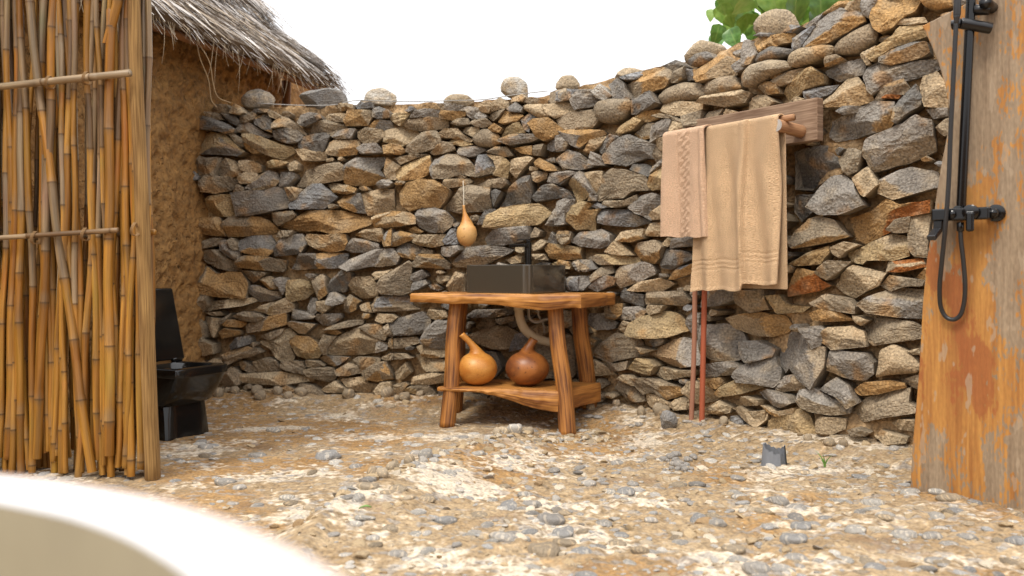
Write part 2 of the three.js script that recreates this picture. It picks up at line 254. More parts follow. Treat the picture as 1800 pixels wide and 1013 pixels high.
s('to', 1095,155, 1150,140, 1240,150, 1235,188, 1150,195, 1110,180);
s('go', 1330,310, 1400,258, 1500,262, 1520,325, 1420,335, 1340,330);
s('nt', 1275,355, 1330,320, 1450,335, 1465,380, 1390,435, 1300,432, 1270,390);
s('gn', 1078,385, 1120,345, 1180,330, 1255,330, 1235,370, 1215,402, 1100,398);
s('to', 1030,515, 1060,430, 1100,405, 1270,410, 1280,445, 1245,510, 1140,530);
s('g', 1265,470, 1310,440, 1400,430, 1450,490, 1400,500, 1290,512);
s('o', 1445,450, 1520,435, 1540,510, 1470,515);
s('d', 805,400, 850,380, 960,360, 1040,352, 1052,375, 1015,470, 1000,490, 900,485, 815,455);
s('t', 780,470, 860,470, 930,490, 1020,492, 1025,545, 960,558, 850,555, 820,520);
s('yt', 440,375, 500,368, 590,400, 690,440, 765,455, 775,490, 690,548, 590,520, 510,470, 440,425);
s('yd', 95,355, 160,345, 290,375, 370,450, 435,500, 380,528, 250,515, 98,512);
s('n', 318,370, 350,362, 400,395, 430,430, 410,460, 370,445);
s('o', 430,440, 480,430, 520,480, 540,500, 490,510, 440,475);
s('n', 40,535, 75,520, 150,545, 260,540, 225,640, 220,670, 115,690, 75,610);
s('nt', 228,590, 290,545, 345,560, 415,640, 410,670, 330,685, 235,670);
s('t', 395,565, 470,560, 540,590, 540,640, 500,655, 420,640);
s('y', 595,580, 650,555, 740,570, 755,580, 700,612, 610,615);
s('t', 740,600, 800,560, 825,585, 820,625, 770,640);
s('no', 115,720, 150,675, 260,680, 370,690, 380,735, 340,770, 220,805, 140,795);
s('n', 345,790, 380,738, 425,760, 428,795, 350,805);
s('to', 385,690, 440,650, 500,645, 530,690, 470,730, 400,735);
s('gt', 430,770, 500,700, 600,632, 650,650, 675,705, 620,765, 500,775);
s('gd', 675,745, 690,645, 790,650, 795,685, 740,745, 690,755);
s('nt', 790,745, 860,620, 1010,590, 1130,580, 1170,600, 1165,700, 1000,725, 850,745);
s('go', 1170,720, 1185,600, 1260,545, 1430,530, 1460,560, 1400,620, 1460,700, 1300,740, 1185,738);
s('to', 1030,735, 1070,722, 1180,740, 1250,765, 1240,800, 1180,808, 1080,795);
s('nt', 735,765, 800,758, 865,775, 800,850, 760,860);
s('b', 755,885, 850,800, 930,735, 990,735, 1060,790, 1105,830, 1050,870, 1010,915, 860,920, 770,915);
s('g', 350,805, 480,790, 580,790, 640,760, 710,758, 750,820, 755,900, 700,920, 620,935, 480,965, 385,970);
s('y', 65,970, 130,845, 165,822, 320,815, 345,850, 372,965, 250,975, 150,970);
s('do', 1105,860, 1165,820, 1280,800, 1315,950, 1230,940, 1130,895);
s('t', 1285,810, 1400,775, 1520,770, 1520,940, 1330,965, 1310,900);
tile(330, 350);
s('no', 50,190, 80,145, 230,135, 260,190, 270,275, 170,270, 60,245);
s('no', 255,190, 310,135, 420,125, 530,135, 590,160, 665,240, 560,260, 400,275, 290,278);
s('n', 632,100, 780,90, 805,120, 760,155, 665,200, 635,170);
s('o', 685,195, 780,150, 900,90, 1030,85, 1150,90, 1260,125, 1360,135, 1355,175, 1270,215, 1200,245, 1080,260, 990,235, 880,235, 760,230);
s('ot', 1365,135, 1400,120, 1520,95, 1520,210, 1380,210);
s('n', 660,280, 690,235, 790,235, 770,275, 700,290);
s('d', 655,370, 700,300, 790,265, 840,260, 880,320, 830,405, 740,415, 655,425);
s('to', 880,285, 900,260, 1010,270, 1170,265, 1185,320, 1160,375, 1070,395, 980,380, 890,330);
s('do', 370,310, 460,280, 600,270, 640,330, 650,380, 600,420, 500,415, 420,395, 385,350);
s('n', 60,375, 90,320, 180,290, 255,292, 220,345, 150,365);
s('g', 235,315, 280,305, 320,340, 395,390, 400,430, 370,470, 300,420, 250,380);
s('n', 305,310, 335,290, 370,325, 388,380, 350,380, 315,340);
s('n', 70,395, 160,380, 235,378, 285,440, 365,480, 370,530, 300,535, 210,510, 130,470);
s('no', 370,470, 440,420, 590,430, 715,455, 705,520, 690,540, 520,525, 385,505);
s('gn', 755,515, 830,405, 955,405, 960,515, 800,525);
s('bo', 960,480, 970,405, 1110,400, 1175,405, 1150,510, 980,515);
s('g', 1155,500, 1220,450, 1400,375, 1520,370, 1520,490, 1350,500, 1220,535);
s('g', 1165,375, 1230,290, 1300,300, 1420,335, 1425,375, 1350,395, 1220,395);
s('to', 1240,265, 1310,230, 1440,220, 1460,290, 1420,320, 1300,290);
s('go', 1450,310, 1480,250, 1520,220, 1520,345, 1470,355);
s('no', 10,640, 130,500, 210,560, 290,545, 380,545, 435,620, 430,735, 260,725, 100,700);
s('n', 380,530, 470,535, 590,545, 530,590, 470,625, 440,600);
s('g', 440,650, 500,640, 600,680, 700,690, 690,735, 610,755, 520,765, 450,700);
s('g', 640,600, 700,580, 745,610, 750,650, 715,710, 680,650);
s('to', 520,600, 600,570, 660,620, 680,670, 600,670);
s('y', 745,650, 760,605, 850,595, 910,620, 940,680, 870,740, 780,760, 750,720);
s('no', 920,600, 1000,560, 1030,580, 1045,700, 990,745, 960,690);
s('d', 1045,660, 1070,600, 1150,530, 1210,545, 1215,590, 1160,690, 1050,690);
s('t', 1195,640, 1230,580, 1370,580, 1415,660, 1405,720, 1280,740, 1210,690);
s('n', 1420,640, 1440,590, 1520,550, 1520,705, 1430,700);
s('t', 1370,560, 1400,540, 1520,530, 1470,570, 1410,600);
s('g', 1030,780, 1050,700, 1100,690, 1175,740, 1160,770, 1090,790);
s('no', 1165,745, 1200,712, 1280,760, 1250,785, 1245,820, 1190,850, 1150,830);
s('bn', 1365,790, 1400,730, 1520,715, 1520,840, 1380,840);
s('t', 1270,790, 1340,765, 1370,845, 1290,830);
s('n', 0,720, 60,705, 165,720, 160,790, 110,840, 0,845);
s('t', 125,820, 170,760, 330,740, 470,735, 500,760, 400,795, 240,815, 150,835);
s('ty', 600,850, 640,780, 740,730, 785,780, 780,830, 700,850, 640,865);
s('t', 500,825, 560,790, 645,760, 600,850);
s('g', 780,880, 790,820, 880,840, 950,870, 920,890, 800,895);
s('g', 885,800, 900,730, 960,745, 965,830, 930,870, 890,850);
s('t', 970,760, 1030,750, 1070,800, 1010,850, 970,820);
s('g', 945,890, 960,855, 1130,850, 1140,880, 1060,940, 990,940);
s('n', 340,870, 420,835, 550,845, 590,880, 520,910, 420,905);
s('no', 425,945, 500,900, 690,845, 720,850, 735,930, 600,970, 450,990);
s('o', 270,930, 290,895, 350,895, 430,920, 420,945, 380,955, 290,945);
s('n', 240,910, 330,845, 300,900, 250,940);
s('gt', 745,920, 780,905, 955,930, 870,1000, 820,1000);
s('n', 1020,970, 1100,930, 1200,900, 1300,900, 1290,930, 1150,960);
s('n', 130,845, 230,835, 260,865, 180,870);
tile(330, 520);
s('n', 10,330, 20,145, 80,150, 140,230, 180,300, 120,310);
s('t', 100,155, 250,170, 240,230, 200,310, 165,230);
s('o', 230,270, 290,240, 390,260, 390,290, 270,315);
s('t', 10,430, 20,330, 100,310, 200,360, 200,430, 120,445);
s('d', 315,370, 370,310, 460,295, 480,350, 400,380, 330,400);
s('n', 255,440, 330,410, 440,375, 520,390, 548,420, 480,450, 380,470, 300,515);
s('n', 545,300, 640,260, 720,240, 690,290, 600,335);
s('t', 520,345, 600,330, 740,245, 800,290, 740,340, 775,450, 760,490, 690,490, 640,450, 620,410);
s('oy', 740,340, 790,300, 900,305, 960,350, 995,420, 960,460, 880,470, 800,445, 770,380);
s('o', 1000,250, 1080,220, 1150,275, 1110,290, 1020,275);
s('n', 970,370, 1010,290, 1110,300, 1040,380, 1035,430, 1000,440);
s('t', 1040,400, 1060,360, 1150,290, 1260,240, 1340,290, 1460,355, 1478,385, 1440,415, 1280,440, 1110,445, 1045,435);
s('n', 1275,235, 1330,210, 1440,215, 1475,290, 1460,330, 1400,310, 1340,280);
s('g', 1455,250, 1480,210, 1520,205, 1520,305, 1480,300);
s('to', 1480,380, 1490,320, 1520,310, 1520,395);
s('n', 370,495, 420,488, 480,520, 500,570, 460,575, 390,540);
s('n', 495,555, 500,490, 590,460, 650,480, 685,545, 660,570, 540,578);
s('n', 690,530, 700,495, 790,485, 850,490, 870,570, 850,585, 740,560);
s('nn', 870,550, 950,525, 1080,540, 1095,590, 1080,630, 1030,640, 930,610, 885,585);
s('g', 960,470, 1010,445, 1190,460, 1130,510, 1080,528, 1010,500);
s('n', 875,530, 880,478, 960,480, 1015,520);
s('t', 400,625, 415,580, 500,575, 690,565, 800,590, 915,615, 900,640, 780,650, 700,662, 500,650, 420,645);
s('n', 225,640, 250,580, 330,530, 360,550, 400,590, 400,650, 290,695, 230,660);
s('t', 175,705, 230,683, 270,690, 318,760, 250,765, 190,730);
s('t', 335,755, 410,695, 480,710, 460,765, 380,770);
s('t', 475,745, 560,690, 640,690, 705,735, 690,760, 560,755);
s('y', 440,810, 450,770, 600,760, 760,755, 860,780, 905,830, 880,845, 700,850, 480,825);
s('n', 790,690, 830,655, 920,660, 1020,725, 960,740, 890,750, 810,710);
s('n', 700,690, 740,660, 800,700, 780,725, 720,720);
s('t', 1005,690, 1100,630, 1200,700, 1150,715, 1040,715);
s('t', 1140,620, 1230,610, 1310,600, 1340,650, 1420,670, 1290,728, 1230,705, 1170,660);
s('t', 950,800, 960,770, 1060,735, 1250,725, 1370,730, 1430,790, 1400,820, 1290,855, 1180,840, 1030,855);
s('n', 1095,555, 1190,500, 1260,520, 1280,575, 1200,590, 1120,590);
s('n', 1200,490, 1260,455, 1425,465, 1420,500, 1330,545, 1270,560, 1240,530);
s('no', 1300,560, 1400,500, 1480,490, 1515,590, 1520,620, 1400,632, 1340,620);
s('t', 1365,720, 1430,650, 1520,635, 1520,760, 1440,750);
s('n', 1430,460, 1520,425, 1520,475, 1460,480);
tile(660, 150);
s('y', 100,245, 135,205, 250,208, 215,260, 180,302, 120,265);
s('g', 255,240, 300,195, 380,180, 480,185, 485,215, 460,238, 330,240);
s('n', 195,295, 240,250, 380,238, 525,245, 525,300, 470,320, 330,335, 250,320);
s('o', 480,240, 500,195, 670,195, 660,225, 570,262, 500,250);
s('g', 460,140, 520,130, 640,140, 600,190, 500,185);
s('g', 610,180, 670,155, 770,165, 770,200, 720,250, 680,225, 670,190);
s('g', 725,250, 770,195, 830,225, 820,245, 740,258);
s('t', 780,190, 780,145, 850,125, 868,160, 850,205, 800,205);
s('t', 870,200, 880,140, 930,95, 985,120, 990,165, 920,185);
s('d', 985,180, 1050,125, 1100,170, 1090,205, 1010,205);
s('n', 830,235, 880,200, 970,180, 920,240, 870,262);
s('o', 915,275, 960,190, 1060,210, 1105,230, 1050,275, 960,292);
s('n', 710,280, 740,255, 830,250, 870,290, 800,318, 740,305);
s('n', 570,290, 620,255, 690,245, 705,290, 620,305);
s('ty', 65,420, 75,340, 220,290, 318,355, 280,390, 200,450, 130,430);
s('n', 225,490, 240,450, 340,350, 450,340, 490,400, 480,445, 400,480, 260,510);
s('t', 470,360, 520,330, 620,330, 660,370, 720,405, 700,420, 560,395, 490,390);
s('t', 640,340, 660,305, 760,310, 775,330, 720,380, 670,360);
s('y', 550,420, 570,390, 640,410, 720,435, 650,455, 580,440);
s('nr', 720,390, 790,325, 850,325, 920,375, 930,430, 860,458, 770,450, 735,430);
s('o', 840,320, 890,285, 960,330, 930,360, 870,345);
s('y', 930,400, 980,315, 1070,275, 1110,350, 1040,360, 960,390);
s('g', 925,420, 1020,375, 1200,365, 1210,400, 1150,425, 1000,450);
s('b', 1085,260, 1140,210, 1225,245, 1150,290, 1145,350, 1110,330);
s('o', 1145,290, 1180,260, 1300,250, 1400,330, 1410,345, 1340,395, 1260,415, 1200,385, 1185,340);
s('tr', 1090,160, 1130,135, 1240,140, 1280,180, 1285,240, 1200,235, 1110,185);
s('t', 1250,150, 1400,125, 1460,125, 1470,185, 1340,248, 1290,225);
s('g', 1285,130, 1285,50, 1420,25, 1430,70, 1400,120, 1320,138);
s('n', 1115,130, 1130,95, 1270,105, 1275,140, 1220,150);
s('t', 1000,120, 1010,90, 1100,70, 1125,95, 1100,125);
s('b', 1265,470, 1270,430, 1380,380, 1400,420, 1385,465, 1300,490);
s('o', 1030,470, 1170,450, 1165,520, 1080,505);
s('n', 1170,520, 1180,450, 1260,440, 1240,490, 1230,525);
s('o', 55,460, 100,435, 180,440, 220,490, 180,515, 80,510);
s('n', 400,495, 500,420, 570,430, 590,475, 500,505, 420,515);
s('g', 610,490, 630,460, 760,450, 815,470, 740,525, 690,532, 620,510);
s('n', 830,500, 900,460, 980,460, 1020,520, 960,530);
s('n', 120,540, 300,510, 395,515, 280,545, 180,585);
s('yo', 140,645, 190,600, 300,550, 400,525, 410,580, 390,660, 320,695, 180,708);
s('gn', 415,610, 450,555, 540,515, 640,515, 700,560, 735,615, 730,680, 640,660, 540,690, 440,695, 420,650);
s('bn', 740,610, 760,520, 820,510, 880,560, 895,640, 740,680);
s('y', 880,560, 830,520, 950,530, 995,580, 970,690, 880,665, 900,620);
s('t', 70,650, 90,540, 180,600, 140,645, 160,700, 90,700);
s('t', 500,730, 520,700, 690,690, 715,715, 660,745, 540,762);
s('n', 570,685, 600,655, 680,680, 640,692);
s('o', 185,800, 230,735, 330,705, 460,715, 560,780, 530,850, 480,910, 360,905, 260,935, 200,890);
s('n', 495,915, 640,760, 690,740, 850,765, 858,910, 800,935, 690,940, 620,945);
s('n', 750,735, 830,700, 960,690, 985,735, 930,765, 800,755);
s('d', 865,790, 900,775, 940,790, 900,870, 880,905);
s('d', 915,910, 1000,770, 1090,690, 1160,680, 1165,800, 1140,870, 1040,880);
s('t', 1010,640, 1020,560, 1140,530, 1175,545, 1100,630, 1050,690);
s('n', 1160,650, 1200,635, 1275,650, 1270,690, 1200,725, 1165,700);
s('d', 1165,830, 1250,750, 1330,735, 1400,770, 1470,830, 1330,840, 1200,865);
s('g', 1290,720, 1310,660, 1450,640, 1520,650, 1420,700, 1370,735);
s('o', 1195,580, 1230,545, 1340,600, 1365,640, 1280,640, 1210,610);
s('g', 1240,550, 1330,535, 1340,575, 1280,570);
tile(660, 350);
s('to', 0,200, 0,110, 130,92, 260,100, 300,140, 300,185, 170,205, 60,210);
s('gn', 305,110, 340,70, 440,68, 520,90, 575,150, 560,200, 500,250, 400,245, 320,200);
s('d', 760,190, 830,85, 905,80, 900,115, 830,195);
s('y', 830,210, 860,130, 960,70, 1110,45, 1210,35, 1295,100, 1270,135, 1200,190, 1040,205, 900,220);
s('g', 1270,195, 1330,90, 1400,5, 1480,5, 1480,70, 1430,185, 1350,200);
s('no', 58,310, 100,260, 200,240, 310,265, 310,290, 180,340, 90,360);
s('o', 240,230, 290,205, 355,240, 320,258, 260,250);
s('ty', 290,320, 320,270, 520,265, 490,310, 500,340, 430,360, 340,345);
s('b', 505,310, 560,225, 595,220, 610,335, 520,335);
s('g', 560,190, 600,168, 620,180, 600,215);
s('g', 820,290, 900,225, 1150,205, 1165,290, 1080,320, 960,342, 830,335);
s('n', 1155,290, 1190,210, 1235,240, 1220,280);
s('go', 150,370, 210,322, 340,345, 330,420, 290,450, 200,430, 165,405);
s('gn', 0,500, 0,375, 130,370, 180,430, 160,485, 50,500);
s('n', 340,400, 350,365, 420,380, 420,410);
s('no', 275,485, 330,410, 470,410, 545,480, 540,520, 400,510, 290,505);
s('g', 488,400, 490,360, 620,345, 645,380, 560,430, 500,420);
s('gt', 565,475, 640,400, 680,360, 840,345, 960,360, 1030,380, 900,445, 800,490, 680,510, 600,500);
s('t', 950,450, 1060,420, 1090,425, 1085,475, 1000,480);
s('g', 890,510, 910,470, 990,490, 960,515);
s('t', 1170,410, 1260,408, 1280,455, 1210,450);
s('yo', 1265,370, 1290,330, 1400,340, 1520,360, 1520,445, 1400,452, 1300,440);
s('n', 1355,290, 1370,240, 1450,240, 1460,290, 1440,330, 1400,345);
s('g', 1275,310, 1320,245, 1350,290, 1350,330, 1290,330);
s('t', 1165,360, 1240,300, 1275,325, 1240,370, 1190,385);
s('y', 1300,480, 1390,455, 1455,500, 1450,520, 1330,500);
s('g', 1170,490, 1240,460, 1290,480, 1280,500);
s('g', 1460,470, 1520,450, 1520,535, 1490,525);
s('n', 25,660, 60,590, 150,530, 250,465, 275,480, 260,560, 275,680, 200,710, 60,700);
s('g', 265,600, 270,560, 350,525, 385,570, 340,600, 290,615);
s('d', 276,670, 290,620, 370,600, 390,630, 330,670, 290,680);
s('t', 430,600, 450,570, 540,570, 550,600, 480,630);
s('g', 385,640, 440,630, 500,665, 460,680, 410,665);
s('to', 0,600, 0,560, 120,520, 140,535, 60,590);
s('t', 540,640, 600,540, 660,560, 660,690, 560,690);
s('bn', 0,830, 20,740, 60,720, 210,715, 250,760, 255,790, 300,820, 130,835);
s('t', 0,900, 20,850, 130,855, 165,880, 130,910, 50,920);
s('d', 118,930, 190,880, 340,840, 400,890, 400,940, 330,1000, 150,1010);
s('to', 375,860, 400,820, 520,830, 545,880, 450,900, 400,885);
s('g', 60,950, 100,920, 130,1000, 85,1010);
s('g', 700,860, 760,820, 1040,815, 1040,855, 900,875, 760,880);
s('n', 745,950, 800,880, 890,880, 900,930, 800,975);
s('n', 905,890, 1040,865, 1040,900, 950,930, 920,915);
s('b', 1430,600, 1520,580, 1520,680, 1430,680);
tile(660, 520);
s('g', 345,330, 400,230, 470,180, 590,185, 600,385, 460,390, 360,350);
s('n', 90,370, 130,320, 300,305, 325,350, 200,390, 110,392);
s('g', 0,340, 40,330, 85,375, 80,400, 0,425);
s('n', 40,470, 90,430, 220,430, 275,460, 180,475, 80,478);
s('to', 310,380, 360,360, 500,390, 545,410, 540,450, 440,460, 350,450);
s('t', 280,440, 330,450, 535,480, 520,555, 370,565, 330,530);
s('t', 275,650, 290,600, 420,570, 520,575, 520,640, 400,660);
s('ny', 205,700, 290,660, 400,665, 450,735, 350,740);
s('t', 0,700, 50,640, 110,635, 150,690, 145,735, 110,765, 30,740);
s('t', 140,660, 230,640, 250,660, 190,730, 155,725);
s('t', 150,570, 230,495, 265,570, 210,620, 160,615);
s('no', 0,570, 0,500, 70,485, 110,550, 125,610, 0,630);
s('t', 715,290, 780,260, 900,225, 970,230, 1050,275, 1030,350, 1000,390, 880,385, 770,345);
s('b', 1005,410, 1050,280, 1140,270, 1145,340, 1090,390);
s('g', 975,205, 1100,150, 1190,145, 1140,190, 1010,240);
s('n', 1200,430, 1230,330, 1330,325, 1340,610, 1200,600);
s('n', 1390,560, 1390,290, 1470,300, 1500,560, 1460,620);
s('d', 620,560, 700,400, 900,420, 960,520, 900,600, 700,620);
s('n', 620,780, 640,720, 840,740, 830,785, 640,795);
s('n', 840,750, 880,730, 1030,760, 930,790);
tile(980, 90);
s('g', 115,370, 160,300, 270,290, 320,370, 280,405, 150,445);
s('b', 0,310, 60,280, 190,275, 120,350, 60,370, 0,375);
s('w', 270,310, 335,252, 360,290, 405,330, 340,365, 300,350);
s('d', 355,240, 440,200, 495,240, 500,280, 560,355, 460,360, 410,350, 400,310);
s('b', 455,190, 600,145, 650,160, 580,205, 490,210);
s('no', 490,240, 590,205, 580,170, 700,135, 800,125, 850,155, 855,200, 800,270, 720,290, 570,345, 510,295);
s('d', 780,110, 880,65, 925,105, 870,155, 810,130);
s('no', 855,235, 880,160, 955,115, 940,200, 900,240);
s('bo', 935,215, 950,130, 1030,140, 1045,210);
s('dr', 960,60, 1010,15, 1100,0, 1140,45, 1080,100, 1010,115, 970,100);
s('to', 1030,150, 1180,25, 1230,30, 1320,90, 1300,170, 1200,190, 1070,235, 1045,190);
s('g', 1300,110, 1400,20, 1510,10, 1480,90, 1370,140, 1340,160);
s('nr', 740,340, 800,280, 920,230, 1060,240, 1100,330, 1000,365, 880,375, 780,390);
s('nr', 1075,270, 1100,225, 1200,190, 1300,180, 1350,270, 1250,310, 1130,335, 1085,320);
s('d', 560,470, 570,360, 700,300, 765,390, 700,425, 600,475);
s('nr', 280,430, 310,380, 400,360, 550,365, 555,420, 500,500, 430,530, 350,535, 300,490);
s('n', 0,510, 60,470, 270,435, 305,510, 260,570, 80,590, 20,550);
s('t', 765,440, 780,395, 900,375, 1080,380, 1075,430, 930,485, 830,475);
s('oy', 575,500, 650,450, 760,425, 780,480, 680,525, 600,525);
s('n', 730,490, 800,470, 900,490, 950,520, 940,545, 870,505, 760,500);
s('y', 450,610, 480,555, 580,500, 650,520, 570,590, 480,622);
s('no', 570,610, 650,535, 720,535, 720,640, 620,660);
s('g', 715,560, 830,500, 870,520, 850,610, 780,640, 720,690);
s('t', 850,505, 960,545, 965,590, 860,620);
s('n', 945,490, 1080,445, 1070,550, 980,570);
s('t', 1085,390, 1130,345, 1370,290, 1420,310, 1380,380, 1250,415, 1150,400);
s('n', 1070,500, 1110,450, 1230,430, 1180,520, 1090,550);
s('t', 1180,520, 1260,430, 1420,470, 1300,500);
s('go', 30,605, 180,580, 340,590, 350,615, 230,670, 170,725, 100,690);
s('t', 190,740, 250,660, 370,630, 330,690, 240,760);
s('d', 290,730, 330,670, 400,620, 480,640, 440,690, 350,780);
s('g', 355,790, 430,690, 500,640, 560,630, 720,690, 715,800, 640,790, 520,850, 380,835);
s('gt', 255,850, 265,750, 330,780, 370,850);
s('g', 0,810, 80,735, 170,760, 265,850, 180,880, 60,875);
s('gn', 0,640, 40,630, 90,690, 60,740, 0,750);
s('n', 705,770, 720,730, 750,690, 820,750, 790,800, 730,825);
s('g', 690,910, 710,860, 830,780, 830,830, 740,880);
s('d', 535,880, 560,835, 640,835, 690,870, 670,930, 600,900);
s('t', 745,700, 755,650, 820,645, 820,740, 780,740);
tile(980, 290);
s('gy', 85,140, 190,55, 230,100, 290,215, 140,275, 110,200);
s('d', 0,60, 130,40, 185,50, 80,110, 30,150, 0,150);
s('d', 0,160, 80,190, 115,245, 0,245);
s('t', 195,60, 350,50, 340,130, 290,210, 240,110);
s('n', 300,200, 330,100, 440,40, 530,45, 650,90, 680,185, 560,195, 510,245, 320,265);
s('y', 670,150, 700,90, 810,5, 840,20, 840,170, 700,190);
s('t', 690,70, 720,10, 800,0, 740,50);
s('g', 0,280, 50,255, 130,265, 70,350, 80,440, 0,445);
s('yo', 75,370, 120,310, 200,275, 270,290, 240,340, 320,330, 280,400, 265,510, 220,470, 150,480, 85,420);
s('b', 250,310, 300,280, 380,310, 310,330);
s('b', 310,430, 320,335, 500,330, 580,380, 650,420, 540,455, 400,450);
s('g', 530,320, 620,230, 700,210, 790,240, 780,290, 720,330, 690,410, 640,380, 590,360);
s('t', 710,370, 840,260, 860,400, 730,410);
s('g', 235,270, 260,225, 310,225, 300,270);
s('n', 370,300, 380,270, 500,265, 590,220, 590,260, 540,295, 430,320);
s('t', 640,500, 680,440, 840,415, 830,520, 720,530, 660,525);
s('to', 450,560, 490,500, 640,475, 645,545, 560,575, 500,570);
s('gd', 110,570, 180,500, 270,495, 330,480, 400,520, 405,590, 330,620, 180,605);
s('n', 0,520, 20,490, 110,510, 110,560, 60,595, 20,570);
s('y', 360,650, 440,565, 480,575, 570,670, 450,670);
s('yn', 230,690, 300,665, 450,670, 590,690, 600,730, 480,740, 320,742);
s('no', 560,640, 600,580, 730,560, 790,610, 770,690, 720,730, 640,720);
s('t', 765,590, 830,540, 850,570, 820,610);
s('g', 830,620, 860,550, 960,525, 1030,520, 1030,600, 900,610);
s('d', 760,660, 790,625, 940,640, 1030,690, 950,730, 850,775, 770,760);
s('gn', 435,790, 480,755, 650,720, 710,750, 720,810, 600,870, 470,910, 440,870);
s('bo', 805,850, 900,760, 1030,730, 1030,800, 850,850);
s('t', 520,930, 620,870, 770,840, 840,880, 760,935, 600,940);
s('d', 105,740, 150,705, 250,705, 300,770, 200,795);
s('n', 255,830, 330,760, 400,750, 420,800, 330,830, 270,870);
s('g', 235,910, 300,850, 380,820, 440,840, 420,890, 300,940);
s('g', 75,850, 100,830, 240,825, 250,860, 200,930, 90,935);
s('o', 0,745, 20,705, 90,720, 105,770);
tile(980, 490);
s('d', 450,130, 490,60, 530,95, 635,120, 625,205, 560,190, 480,165);
s('n', 645,160, 660,100, 830,95, 940,90, 1000,165, 930,200, 780,190, 650,190);
s('no', 360,290, 365,190, 480,185, 480,260, 430,305);
s('g', 465,300, 480,215, 600,205, 660,245, 640,290, 560,310);
s('t', 650,240, 680,195, 800,200, 770,250, 690,270);
s('g', 225,330, 240,260, 330,260, 420,330, 400,375, 300,380);
s('t', 435,370, 490,315, 555,330, 560,400, 490,410);
s('y', 555,410, 570,325, 640,280, 800,245, 860,260, 920,330, 945,385, 820,435, 640,435);
s('g', 930,330, 990,250, 1070,260, 1070,440, 970,400);
s('n', 265,570, 300,500, 420,410, 520,415, 600,470, 595,520, 660,570, 540,585, 400,615);
s('g', 660,470, 700,445, 780,455, 760,490, 700,510);
s('g', 640,570, 730,520, 850,460, 920,440, 1020,470, 1060,540, 1040,640, 900,660, 800,630, 700,580);
s('to', 600,500, 680,520, 720,530, 640,560);
s('y', 520,670, 600,590, 690,600, 740,650, 700,715, 600,690);
s('t', 710,720, 760,660, 900,680, 1020,680, 1000,720, 800,755);
s('n', 315,620, 345,590, 420,630, 530,610, 520,670, 430,690, 350,680);
s('t', 460,740, 500,710, 560,720, 620,790, 560,790);
s('no', 560,740, 700,735, 900,800, 950,850, 900,870, 820,895, 720,840, 640,860);
s('n', 410,820, 440,760, 520,790, 620,840, 640,910, 560,915, 480,870);
s('t', 640,900, 660,850, 760,870, 850,930, 830,970, 700,960);
s('t', 850,920, 930,880, 985,890, 985,960, 900,975);
s('t', 956,830, 1000,760, 1100,770, 1180,880, 1130,915, 1020,930);
s('t', 265,720, 270,600, 340,630, 420,720);
s('o', 1040,740, 1210,735, 1225,780, 1180,820, 1100,790);
s('g', 1080,210, 1090,90, 1350,70, 1350,140, 1200,200);
s('n', 50,560, 60,410, 110,430, 140,740, 100,720);
s('n', 1355,180, 1360,90, 1520,80, 1520,230, 1430,250);
tile(1310, 0);
s('t', 745,70, 790,20, 870,15, 870,90, 810,105);
s('o', 575,110, 700,10, 860,0, 820,20, 640,90);
s('gr', 865,60, 880,0, 990,-10, 960,80, 940,150, 890,120);
s('o', 940,120, 1000,-10, 1300,-10, 1260,90, 1190,130, 1110,220, 1020,250, 970,220);
s('or', 1300,0, 1330,-60, 1520,-60, 1540,50, 1420,75, 1340,50);
s('go', 455,345, 560,160, 680,60, 760,80, 890,110, 895,165, 780,240, 640,320, 470,355);
s('g', 420,190, 580,85, 540,170, 450,205);
s('b', 260,240, 350,185, 420,195, 350,245);
s('b', 346,330, 360,285, 450,230, 540,195, 470,300, 420,360, 360,370);
s('o', 55,320, 110,275, 350,245, 355,300, 230,345, 110,385);
s('d', 80,270, 130,235, 230,250, 200,275);
s('dr', 80,460, 110,400, 200,345, 360,370, 350,410, 200,450, 110,465);
s('tr', 335,470, 350,410, 420,365, 600,335, 670,350, 650,410, 500,475, 370,505);
s('nr', 655,370, 690,310, 800,235, 940,170, 985,230, 960,310, 830,390, 720,405, 660,395);
s('nr', 0,560, 60,490, 200,450, 320,460, 360,510, 220,560, 60,650, 0,645);
s('g', 0,300, 40,300, 100,400, 60,480, 0,500);
s('no', 610,505, 615,430, 700,415, 760,450, 700,480);
s('gd', 595,530, 720,470, 850,430, 880,480, 870,550, 800,570, 690,600, 610,560);
s('t', 860,410, 980,345, 930,440, 940,480, 910,490);
s('y', 930,430, 960,390, 1110,270, 1160,210, 1330,190, 1340,260, 1230,310, 1090,370, 960,465);
s('t', 1125,190, 1160,145, 1330,125, 1350,165, 1260,190);
s('d', 1010,385, 1100,375, 1230,330, 1350,320, 1370,390, 1280,440, 1100,490, 1010,470);
s('g', 885,570, 920,500, 1010,455, 1100,500, 1290,450, 1420,430, 1420,500, 1260,570, 1050,640, 950,705, 920,660);
s('t', 535,795, 650,700, 770,570, 820,565, 930,680, 945,745, 850,785, 700,800);
s('bd', 425,690, 430,665, 580,640, 680,630, 620,690, 500,745, 440,730);
s('y', 255,680, 330,600, 400,540, 520,510, 590,560, 580,620, 440,660, 300,765);
s('n', 205,600, 310,545, 430,500, 400,560, 320,620, 260,640);
s('to', 100,650, 160,610, 240,610, 250,690, 150,705);
s('o', 175,580, 210,545, 300,545, 230,590);
s('t', 0,760, 60,705, 150,705, 240,760, 200,790, 60,825, 0,815);
s('n', 960,740, 1020,650, 1080,620, 1180,590, 1215,650, 1190,700, 1100,710, 1000,760);
s('R', 1020,735, 1050,710, 1165,710, 1150,740);
s('do', 1115,900, 1130,800, 1200,700, 1265,625, 1310,720, 1310,780, 1200,860, 1140,925);
s('t', 1300,640, 1320,570, 1420,530, 1500,620, 1500,800, 1340,790, 1310,720);
